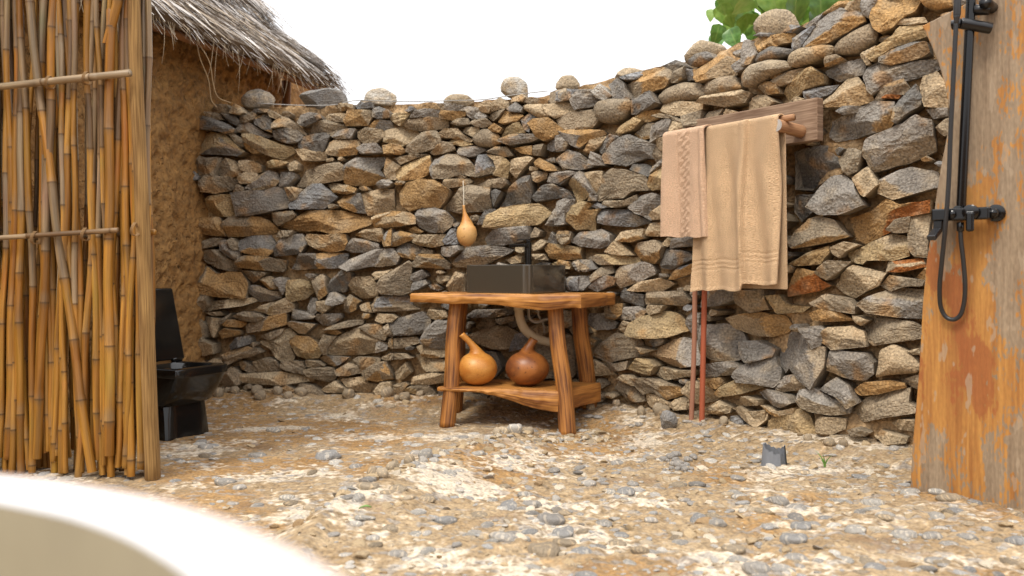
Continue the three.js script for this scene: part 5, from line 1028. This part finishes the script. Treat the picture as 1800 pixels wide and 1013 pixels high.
  { const q = on(1707, 372, 0.09); const kn = part(mix, 'knob', mergeGeometries([bar2(sl(loc(q)[0], y0 + 0.004, 0.082), sl(loc(q)[0], y0 + 0.004, 0.1), 0.027), place(box(0.026, 0.07, 0.018, 0.008, 4), sl(loc(q)[0], y0 - 0.03, 0.1))]), bk);
    const cv = document.createElement('canvas'); cv.width = 128; cv.height = 48; const cx = cv.getContext('2d'); cx.fillStyle = '#0c0c0d'; cx.fillRect(0, 0, 128, 48); cx.fillStyle = '#cfcfcf'; cx.font = 'italic bold 34px sans-serif'; cx.textAlign = 'center'; cx.fillText('Frezze', 64, 35); const ct = new THREE.CanvasTexture(cv); ct.colorSpace = THREE.SRGBColorSpace;
    const lg = new THREE.PlaneGeometry(0.026, 0.0098); lg.applyMatrix4(new THREE.Matrix4().makeBasis(SF, V(0, 1, 0), SN).setPosition(sl(loc(q)[0], y0 + 0.005, 0.1015))); part(kn, 'maker_mark', lg, std({ map: ct, roughness: 0.4 })); }
  { const q = loc(on(1672, 372, 0.09))[0]; part(mix, 'valve_cap', bar2(sl(q, y0, 0.08), sl(q, y0, 0.094), 0.015), bk); }
  { const q = loc(on(1651, 395, 0.06))[0]; const sp = part(mix, 'spout', mergeGeometries([place(box(0.032, 0.03, 0.034, 0.004), sl(q, y0 - 0.035, 0.06))]), bk); const bl = box(0.03, 0.02, 0.1, 0.004); bl.rotateX(0.42); part(sp, 'spout_lip', place(bl, sl(q - 0.002, y0 - 0.066, 0.095)), std({ color: lin(0.02, 0.02, 0.022), roughness: 0.14 })); }
  const railS = thing('shower_rail', on(1694, 200, 0.06), 'black riser rail with brackets going up the timber slab from the mixer', 'shower rail');
  const rA = on(1690, 362, 0.06), rB = on(1706, 20, 0.07), rC = rA.clone().lerp(rB, 1.35); part(railS, 'pole', bar2(rA, rC, 0.0165), bk);
  { const a = on(1712, 18, 0.065), w = on(1744, 14, 0.0); part(railS, 'bracket', mergeGeometries([bar2(w, w.clone().addScaledVector(SN, 0.085), 0.02), bar2(a, on(1740, 17, 0.05), 0.019)]), bk2); const s0 = on(1690, 41, 0.1), s1 = on(1742, 50, 0.045); part(railS, 'slider', mergeGeometries([bar2(s0, s1, 0.02), bar2(s0.clone().addScaledVector(SF, -0.03), s0, 0.017)]), bk2); }
  const hand = thing('hand_shower', on(1686, 10, 0.12), 'black hand shower handle held in the slider with its ribbed hose', 'hand shower');
  part(hand, 'handle', mergeGeometries([bar2(on(1682.5, 27, 0.125), on(1686, -60, 0.13), 0.0125), loft(tubeRings([on(1681, 42, 0.122), on(1682.5, 26, 0.125)], t => lerp(0.007, 0.0118, t), 4), 14)]), std({ color: lin(0.03, 0.031, 0.034), roughness: 0.3 }));
  const hp = [[1681, 42, 0.122], [1679, 80, 0.12], [1675, 160, 0.115], [1671, 240, 0.11], [1668, 320, 0.105], [1662, 400, 0.1], [1656, 460, 0.08], [1652, 510, 0.05], [1655, 543, 0.028], [1664, 558, 0.022], [1676, 562, 0.022], [1687, 556, 0.024], [1694, 538, 0.03], [1697, 505, 0.04], [1694, 460, 0.05], [1690, 425, 0.058], [1688.5, 397, 0.06]].map(([x, y, n]) => on(x, y, n));
  const hr = tubeRings(hp, 0.0088, 620); hr.forEach((q, i) => { q.r *= i % 2 ? 1.0 : 0.82; }); part(hand, 'hose', loft(hr, 9), std({ color: lin(0.02, 0.02, 0.021), roughness: 0.38 }));
  part(hand, 'hose_nut', bar2(hp[hp.length - 1].clone().add(V(0, -0.02, 0)), hp[hp.length - 1].clone().add(V(0, 0.012, 0)), 0.0125), bk);
}

// ---------------------------------------------------------------- round plastered tub in the foreground
{
  const C = V(-0.6, 0, -0.12), K = 0.6, rimY = y => EYE - (EYE - y) * K, tub = thing('bathtub', C, 'big round white plastered bathtub with tan inside, out of focus in front', 'bathtub');
  const wob = (a, y) => 1 + 0.006 * fbm(Math.cos(a) * 3, Math.sin(a) * 3, y * 3 + 300, 3);
  const lathe = prof => { const pos = prof; return grid(160, pos.length - 1, (a, b, i, j) => { const an = a * Math.PI * 2, r = pos[j][0] * K, y = rimY(pos[j][1]); return { p: V(C.x + Math.cos(an) * r * wob(an, y), y, C.z - Math.sin(an) * r * wob(an, y)), uv: [an * 1, y + r] }; }); };
  const pl = (c, s) => std({ map: rep(tex(256, 256, (u, v) => { const k = 1 + 0.16 * fbm(u * 20, v * 20, s, 4) + 0.1 * fbm(u * 4, v * 4, s + 3, 3); return c.map(x => x * k); }), 1), roughness: 0.75, side: THREE.DoubleSide });
  part(tub, 'outer_wall', lathe([[1.0, -0.55], [1.06, -0.2], [1.085, 0.15], [1.085, 0.35], [1.07, 0.46], [1.055, 0.52], [1.04, 0.541], [1.025, 0.55], [1.0, 0.556], [0.978, 0.5595]]), pl([0.56, 0.47, 0.42], 310));
  part(tub, 'rim', lathe([[0.982, 0.559], [0.975, 0.562], [0.962, 0.565], [0.945, 0.5665], [0.928, 0.563], [0.916, 0.556], [0.914, 0.552]]), pl([0.64, 0.64, 0.66], 320));
  part(tub, 'basin', lathe([[0.9145, 0.553], [0.907, 0.5], [0.89, 0.3], [0.86, 0.16], [0.78, 0.07], [0.6, 0.045], [0.02, 0.04]]), pl([0.28, 0.235, 0.155], 330));
}

// ---------------------------------------------------------------- tree behind the wall
{
  const base = V(2.0, 0, -6.3), tree = thing('broadleaf_tree', base, 'green tree with big heart shaped leaves showing above the wall top', 'tree');
  const bark = std({ color: lin(0.16, 0.12, 0.08) });
  part(tree, 'trunk', tube([base.clone().setY(-0.14), V(2.02, 1.0, -6.32), V(1.98, 2.0, -6.25), V(2.0, 3.0, -6.2)], t => lerp(0.09, 0.035, t), 16, 10), bark);
  part(tree, 'branch', mergeGeometries([[1.5, 2.35], [2.5, 2.4], [1.75, 2.75], [2.3, 2.7], [1.9, 2.45]].map(([x, y], i) => tube([V(2.0, 1.5 + 0.15 * i, -6.27), V((2 + x) / 2, y - 0.15, -6.1), V(x, y, -5.75 - 0.1 * i)], t => lerp(0.025, 0.006, t), 10, 6))), bark);
  const leafGeo = k => grid(6, 10, (a, b) => { const t = b, w = 0.46 * Math.pow(Math.sin(Math.PI * Math.pow(t, 0.62)), 0.75) * (1 - 0.25 * t), s0 = a * 2 - 1; return { p: V(s0 * w, -t + 0.06 * Math.abs(s0) * (t < 0.25 ? 1 : 0), 0.1 * Math.abs(s0) * w * 2 - 0.25 * t * t + 0.02 * Math.sin(t * 22 + k) * Math.abs(s0)), uv: [a, b] }; });
  const lt = (s, A, B) => tex(128, 128, (u, v) => { const vein = Math.min(1, Math.abs(u - 0.5) * 26) * lerp(0.8, 1, smooth(0.0, 0.12, Math.abs(((v * 7 + Math.abs(u - 0.5) * 5) % 1) - 0.5))); return mixc(mixc(A, B, clamp(0.5 + fbm(u * 5, v * 5, s, 3) * 1.4)), [0.3, 0.4, 0.14], (1 - vein) * 0.5); });
  const mats = [[[0.15, 0.3, 0.05], [0.28, 0.44, 0.09]], [[0.06, 0.16, 0.03], [0.13, 0.28, 0.05]], [[0.22, 0.38, 0.08], [0.36, 0.5, 0.16]]].map(([a, b], i) => new THREE.MeshPhysicalMaterial({ map: lt(340 + i, a, b), roughness: 0.36, transmission: 0.35, thickness: 0, side: THREE.DoubleSide }));
  const gs = [leafGeo(0), leafGeo(2), leafGeo(4)], f = rng(77); let k = 0;
  const addLeaf = (p, L, turn, pitch, roll, mi) => { const m = new THREE.Mesh(gs[k % 3], mats[mi]); m.name = k ? 'leaf_' + String(k).padStart(3, '0') : 'leaf'; k++; m.position.copy(p).sub(base); m.rotation.set(pitch, turn, roll, 'YXZ'); m.scale.setScalar(L); m.castShadow = m.receiveShadow = true; tree.add(m); };
  for (const [px, py, w, rl, mi] of [[1268, 22, 44, 0.2, 0], [1285, -6, 56, -0.2, 2], [1302, 12, 60, 0.1, 0], [1330, -8, 56, -0.5, 2], [1264, 58, 36, -0.1, 1], [1283, 66, 36, 0.4, 1], [1312, 40, 44, 0.3, 0], [1352, -12, 60, 0.3, 0], [1378, -8, 64, -0.3, 2], [1398, 4, 60, 0.4, 1], [1420, -14, 66, -0.1, 0], [1440, -6, 60, 0.2, 1], [1452, 10, 50, -0.4, 0], [1385, 28, 56, 0.1, 1], [1366, 22, 44, 0.5, 1], [1410, 30, 44, -0.2, 0], [1430, 32, 36, 0.3, 1], [1322, 62, 34, 0.3, 1], [1292, 46, 34, -0.6, 0], [1344, 6, 40, 0.4, 1], [1470, -12, 56, 0.2, 1]])
    addLeaf(P(px, py - 14, 5.35 + 0.5 * f()), w * 5.6 / F * 1.05, lerp(-0.8, 0.8, f()), lerp(-0.2, 0.7, f()), rl, mi);
  for (let i = 0; i < 130; i++) addLeaf(V(lerp(1.5, 2.7, f()), lerp(2.3, 3.2, f()), -lerp(5.6, 6.7, f())), lerp(0.09, 0.19, f()), lerp(-1.5, 1.5, f()), lerp(-0.3, 0.9, f()), lerp(-0.5, 0.5, f()), Math.floor(f() * 3));
}

// ---------------------------------------------------------------- pebbles bedded in the ground, small loose things
{
  const f = rng(31), PC = [[0.36, 0.345, 0.325], [0.42, 0.385, 0.34], [0.31, 0.285, 0.255], [0.44, 0.35, 0.24], [0.36, 0.28, 0.185], [0.52, 0.48, 0.42]];
  const shapes = []; for (let i = 0; i < 8; i++) { const g = mergeVertices(new THREE.IcosahedronGeometry(1, 3).deleteAttribute('uv').deleteAttribute('normal')), p = g.attributes.position, uv = []; for (let k = 0; k < p.count; k++) { const v = V().fromBufferAttribute(p, k); v.multiplyScalar(1 + 0.45 * fbm(v.x * 1.1, v.y * 1.1, v.z * 1.1 + i * 7, 3)); if (v.y > 0.8) v.y = 0.8 + (v.y - 0.8) * 0.5; p.setXYZ(k, v.x, v.y, v.z); uv.push(v.x * 0.04 + i * 0.13, v.z * 0.04 + v.y * 0.03); } g.setAttribute('uv', new THREE.Float32BufferAttribute(uv, 2)); g.computeVertexNormals(); shapes.push(g); }
  const lime = s => tex(256, 256, (u, v) => { const k = smooth(0.08, 0.2, fbm(u * 7, v * 7, s, 4)); const b = 0.8 + 0.5 * fbm(u * 30, v * 30, s + 3, 3); return mixc([b, b, b], [1.9, 1.75, 1.5], k * 0.5).map(x => x * 0.5); });
  const lt = rep(lime(350), 9), pmats = PC.map(c => std({ color: lin(c[0] * 1.7, c[1] * 1.7, c[2] * 1.7), map: lt, bumpMap: rep(grainB, 8), bumpScale: 0.006, roughness: 0.8 }));
  const all = [];
  const add = (x, d, s, mi, flat, sink, rot) => all.push({ x, d, s, mi, flat, sink, rot, sh: Math.floor(f() * 8), asp: lerp(0.6, 0.95, f()), tilt: lerp(-0.2, 0.2, f()) });
  const gp = (px, py) => { const d = EYE * F / (py - 480); return [(px - 900) / F * d, d]; };
  for (const [px, py, w, mi] of [[785, 922, 40, 0], [955, 965, 62, 4], [1022, 968, 44, 0], [992, 950, 44, 4], [990, 936, 40, 0], [1125, 966, 34, 4], [1085, 950, 32, 3], [968, 912, 52, 2], [885, 950, 54, 1], [1060, 912, 32, 1], [1145, 912, 26, 1], [1370, 880, 36, 1], [1408, 928, 36, 0], [1395, 955, 48, 0], [1555, 912, 34, 3], [1535, 888, 42, 5], [1590, 940, 44, 1], [1640, 945, 38, 1], [1790, 960, 40, 0], [1700, 950, 36, 1], [1400, 982, 44, 1], [1290, 965, 40, 3], [1330, 1000, 50, 1], [1600, 868, 40, 5], [1670, 880, 44, 3], [1650, 870, 34, 5], [575, 800, 46, 0], [480, 755, 30, 5], [360, 783, 28, 1], [452, 795, 34, 1], [396, 844, 36, 1], [420, 855, 26, 1], [505, 872, 30, 5], [665, 870, 32, 3], [645, 890, 40, 3], [700, 888, 34, 3], [750, 893, 34, 3], [575, 898, 26, 3], [545, 893, 26, 3], [655, 955, 26, 1], [625, 940, 26, 5], [700, 978, 38, 1], [935, 885, 38, 1], [925, 872, 34, 1], [1100, 860, 34, 0], [1035, 850, 26, 1], [1300, 872, 30, 5], [1260, 920, 34, 1]]) { const [x, d] = gp(px, py); add(x, d, w / 2 / F * d, mi, lerp(0.34, 0.46, f()), 0.6, f() * 0.8 - 0.4); }
  for (let i = 0; i < 26; i++) { const [x, d] = gp(lerp(1165, 1235, f()), lerp(800, 828, f())); add(x, d, lerp(0.012, 0.022, f()), 2, 0.6, 0.1, f() * 6); }   // dark drain pebbles
  for (let i = 0; i < 46; i++) { const x = lerp(-0.6, 0.1, f()), d = ridgeD(x) + lerp(-0.05, 0.02, f()); add(x, d, lerp(0.012, 0.036, f()), f() < 0.5 ? 5 : 3 + Math.floor(f() * 2), 0.7, 0.25, f() * 6); }
  for (let i = 0; i < 16; i++) { const [x, d] = gp(lerp(635, 700, f()), lerp(838, 872, f())); add(x, d, lerp(0.015, 0.04, f()), 3 + Math.floor(f() * 2), 0.7, 0.1, f() * 6); }
  for (let i = 0; i < 26; i++) { const u = lerp(0.5, WLEN - 1, f()), q = wall(u, 0, lerp(0.02, 0.16, f())); add(q.x, -q.z, lerp(0.018, 0.045, f()), 3 + Math.floor(f() * 2), 0.75, 0.1, f() * 6); }
  for (let i = 0; i < 3300; i++) {
    const d = lerp(1.55, 5.35, Math.pow(f(), 0.8)), x = lerp(-0.64, 0.64, f()) * d; if (wallDist(x, d) < 0.06 || HX(d) > x - 0.05) continue;
    const dens = 0.35 + 0.65 * smooth(-0.7, 0.3, x + 0.3 * (3.4 - d)) + 0.2 * fbm(x * 2, d * 2, 360, 2); if (f() > dens) continue;
    const s = 0.009 + 0.03 * Math.pow(f(), 2.6), left = smooth(0.0, -0.9, x); add(x, d, s, f() < 0.5 ? Math.floor(f() * 3) : f() < 0.55 - 0.2 * left ? 3 + Math.floor(f() * 2) : 5, lerp(0.22, 0.42, f()), lerp(0.85, 1.15, f()), f() * 6.28);
  }
  all.sort((a, b) => b.s / b.d - a.s / a.d);
  const place = (o, q) => { q.position.set(o.x, groundY(o.x, o.d) + o.s * o.flat * (0.72 - o.sink * 1.15), -o.d); q.rotation.set(o.tilt, o.rot, o.tilt * 0.7); q.scale.set(o.s, o.s * o.flat * 1.25, o.s * o.asp); };
  all.slice(0, 300).forEach((o, i) => { const m = new THREE.Mesh(shapes[o.sh], pmats[o.mi]); m.name = i ? 'pebble_' + String(i).padStart(3, '0') : 'pebble'; place(o, m); m.castShadow = m.receiveShadow = true; ground.add(m); });
  const rest = all.slice(300), q = new THREE.Object3D(), merged = [];
  for (const o of rest) { place(o, q); q.updateMatrix(); const g = shapes[o.sh].clone().applyMatrix4(q.matrix), c = PC[o.mi], n = g.attributes.position.count, col = new Float32Array(n * 3); for (let i = 0; i < n; i++) col.set(c.map(x => x * 1.7), i * 3); g.setAttribute('color', new THREE.BufferAttribute(col, 3)); merged.push(g); }
  const sm = new THREE.Mesh(mergeGeometries(merged), std({ vertexColors: true, map: lt, roughness: 0.85 })); sm.name = 'small_pebbles'; sm.userData.kind = 'stuff'; sm.castShadow = sm.receiveShadow = true; ground.add(sm);
  const flakeShapes = []; for (let i = 0; i < 10; i++) { const fr = rng(500 + i), g = mergeVertices(new THREE.IcosahedronGeometry(1, 1).deleteAttribute('uv').deleteAttribute('normal')), p = g.attributes.position, cuts = []; for (let k = 0; k < 9; k++) cuts.push([V(fr() - 0.5, fr() - 0.5, fr() - 0.5).normalize(), lerp(0.3, 0.8, fr())]); for (let k = 0; k < p.count; k++) { const v = V().fromBufferAttribute(p, k); for (const [n, h] of cuts) { const d = v.dot(n); if (d > h) v.addScaledVector(n, h - d); } p.setXYZ(k, v.x, v.y, v.z); } g.setAttribute('uv', new THREE.Float32BufferAttribute(new Float32Array(p.count * 2).map(() => fr() * 0.1), 2)); const n = g.toNonIndexed(); n.computeVertexNormals(); flakeShapes.push(n); }
  const flakes = [], FC = [[0.38, 0.285, 0.17], [0.5, 0.43, 0.33], [0.28, 0.185, 0.095], [0.24, 0.21, 0.175], [0.32, 0.295, 0.26]];
  for (let i = 0; i < 3400; i++) {
    let x, d; const k = f();
    if (k < 0.13) { x = lerp(-0.66, 0.5, f()); d = ridgeD(x) + lerp(-0.16, 0.03, f()); } else { d = lerp(1.5, 5.35, Math.pow(f(), 0.75)); x = lerp(-0.64, 0.64, f()) * d; }
    if (wallDist(x, d) < 0.02 || HX(d) > x - 0.05 || f() > 0.3 + 0.7 * smooth(-0.8, 0.2, x + 0.3 * (3.4 - d)) + 0.4 * smooth(0.35, 0.05, wallDist(x, d))) continue;
    const s = (k < 0.13 ? 0.012 : 0.006) + 0.024 * Math.pow(f(), 3); q.position.set(x, groundY(x, d) - s * 0.05, -d); q.rotation.set(lerp(-0.5, 0.5, f()), f() * 6.28, lerp(-0.5, 0.5, f())); q.scale.set(s * lerp(0.8, 1.5, f()), s * lerp(0.3, 0.75, f()), s); q.updateMatrix();
    const g = flakeShapes[Math.floor(f() * 10)].clone().applyMatrix4(q.matrix), c = FC[f() < 0.45 ? 0 : f() < 0.45 ? 1 : Math.floor(f() * 5)], m = lerp(0.8, 1.2, f()) * 1.15, n = g.attributes.position.count, col = new Float32Array(n * 3); for (let j = 0; j < n; j++) col.set(c.map(z => z * m), j * 3); g.setAttribute('color', new THREE.BufferAttribute(col, 3)); flakes.push(g);
  }
  const fm = new THREE.Mesh(mergeGeometries(flakes), std({ vertexColors: true, map: rep(grainT, 4), roughness: 0.95 })); fm.name = 'broken_cement'; fm.userData.kind = 'stuff'; fm.castShadow = fm.receiveShadow = true; ground.add(fm);
  console.log('pebbles', all.length, 'flakes', flakes.length);
  // cut piece of grey plastic pipe
  { const d = 3.72, c = P(1361, 832, d); c.y = groundY(c.x, d) - 0.012; const r = 0.055, n = 40, prof = a => 0.098 + 0.012 * Math.sin(a * 2 + 0.4) - 0.02 * smooth(2.2, 1.5, a) + 0.004 * Math.sin(a * 13);
    const sh = (rad, fl) => grid(n, 4, (a, b) => { const an = (fl ? 1 - a : a) * Math.PI * 1.72 + 1.3, rr2 = rad * (1 + 0.22 * (1 - b)); return { p: V(c.x + Math.cos(an) * rr2 * 0.85, c.y + b * prof(an), c.z + Math.sin(an) * rr2 * 0.8) }; });
    const o1 = sh(r, true), o2 = sh(r - 0.005, false), lip = grid(n, 1, (a, b) => { const an = a * Math.PI * 1.72 + 1.3, rad = b ? r : r - 0.005; return { p: V(c.x + Math.cos(an) * rad * 0.85, c.y + prof(an), c.z + Math.sin(an) * rad * 0.8) }; });
    single('pipe_stub', mergeGeometries([o1, o2, lip]), std({ color: lin(0.2, 0.21, 0.23), roughness: 0.5, side: THREE.DoubleSide, bumpMap: rep(grainB, 2), bumpScale: 0.003 }), c, 'short cut off grey plastic pipe stub standing in the ground by the wall', 'pipe'); }
  { const d = 4.45, c = P(1174, 744, d); c.y = groundY(c.x, d); const g = boulder(411, 0.05, 0.052, 0.03, 0.9, 'bg', 1); g.rotateZ(0.2); g.translate(c.x, c.y + 0.04, c.z); single('slate_piece', g, stoneMat, c, 'small dark blue grey slate block at the wall foot left of the pipes', 'stone'); }
  const gm = new THREE.MeshPhysicalMaterial({ color: lin(0.14, 0.3, 0.05), roughness: 0.5, side: THREE.DoubleSide, transmission: 0.2, thickness: 0 });
  { const d = 3.64, c = P(1450, 845, d); c.y = groundY(c.x, d); const bl = []; for (let i = 0; i < 9; i++) { const a = f() * 6.28, L = lerp(0.03, 0.075, f()), w = 0.005; bl.push(grid(2, 5, (u, t) => ({ p: c.clone().add(V(Math.cos(a) * t * t * L * 0.6 + (u - 0.5) * w * 2 * (1 - t) , L * t, Math.sin(a) * t * t * L * 0.6)) }))); } single('weed_sprig', mergeGeometries(bl), gm, c, 'tiny green weed sprig growing from the stony ground near the slab', 'plant'); }
  { const d = 2.77, c = P(641, 930, d); c.y = groundY(c.x, d) + 0.02; const g = grid(6, 8, (a, b) => { const w = 0.008 * Math.sin(Math.PI * b), s0 = a * 2 - 1; return { p: V(c.x + (b - 0.5) * 0.04, c.y + 0.004 * Math.abs(s0) + 0.006 * Math.sin(b * 3), c.z + s0 * w - 0.012 * b) }; }); single('fallen_leaf', g, gm, c, 'single fallen green leaf on the ground beside the white tub', 'leaf'); }
}

// ---------------------------------------------------------------- the rest of the yard, behind the camera
{
  const clay = std({ map: rep(clayT, 0.5), bumpMap: rep(clayB, 0.5), bumpScale: 0.03 }), g = uvBox(new THREE.BoxGeometry(9, 2.0, 0.35).translate(0.5, 0.9, 3.6));
  single('yard_wall', g, clay, V(0.5, 0, 3.6), 'plain mud yard wall closing the court behind the tub', 'wall');
}
renderer.render(scene, camera);
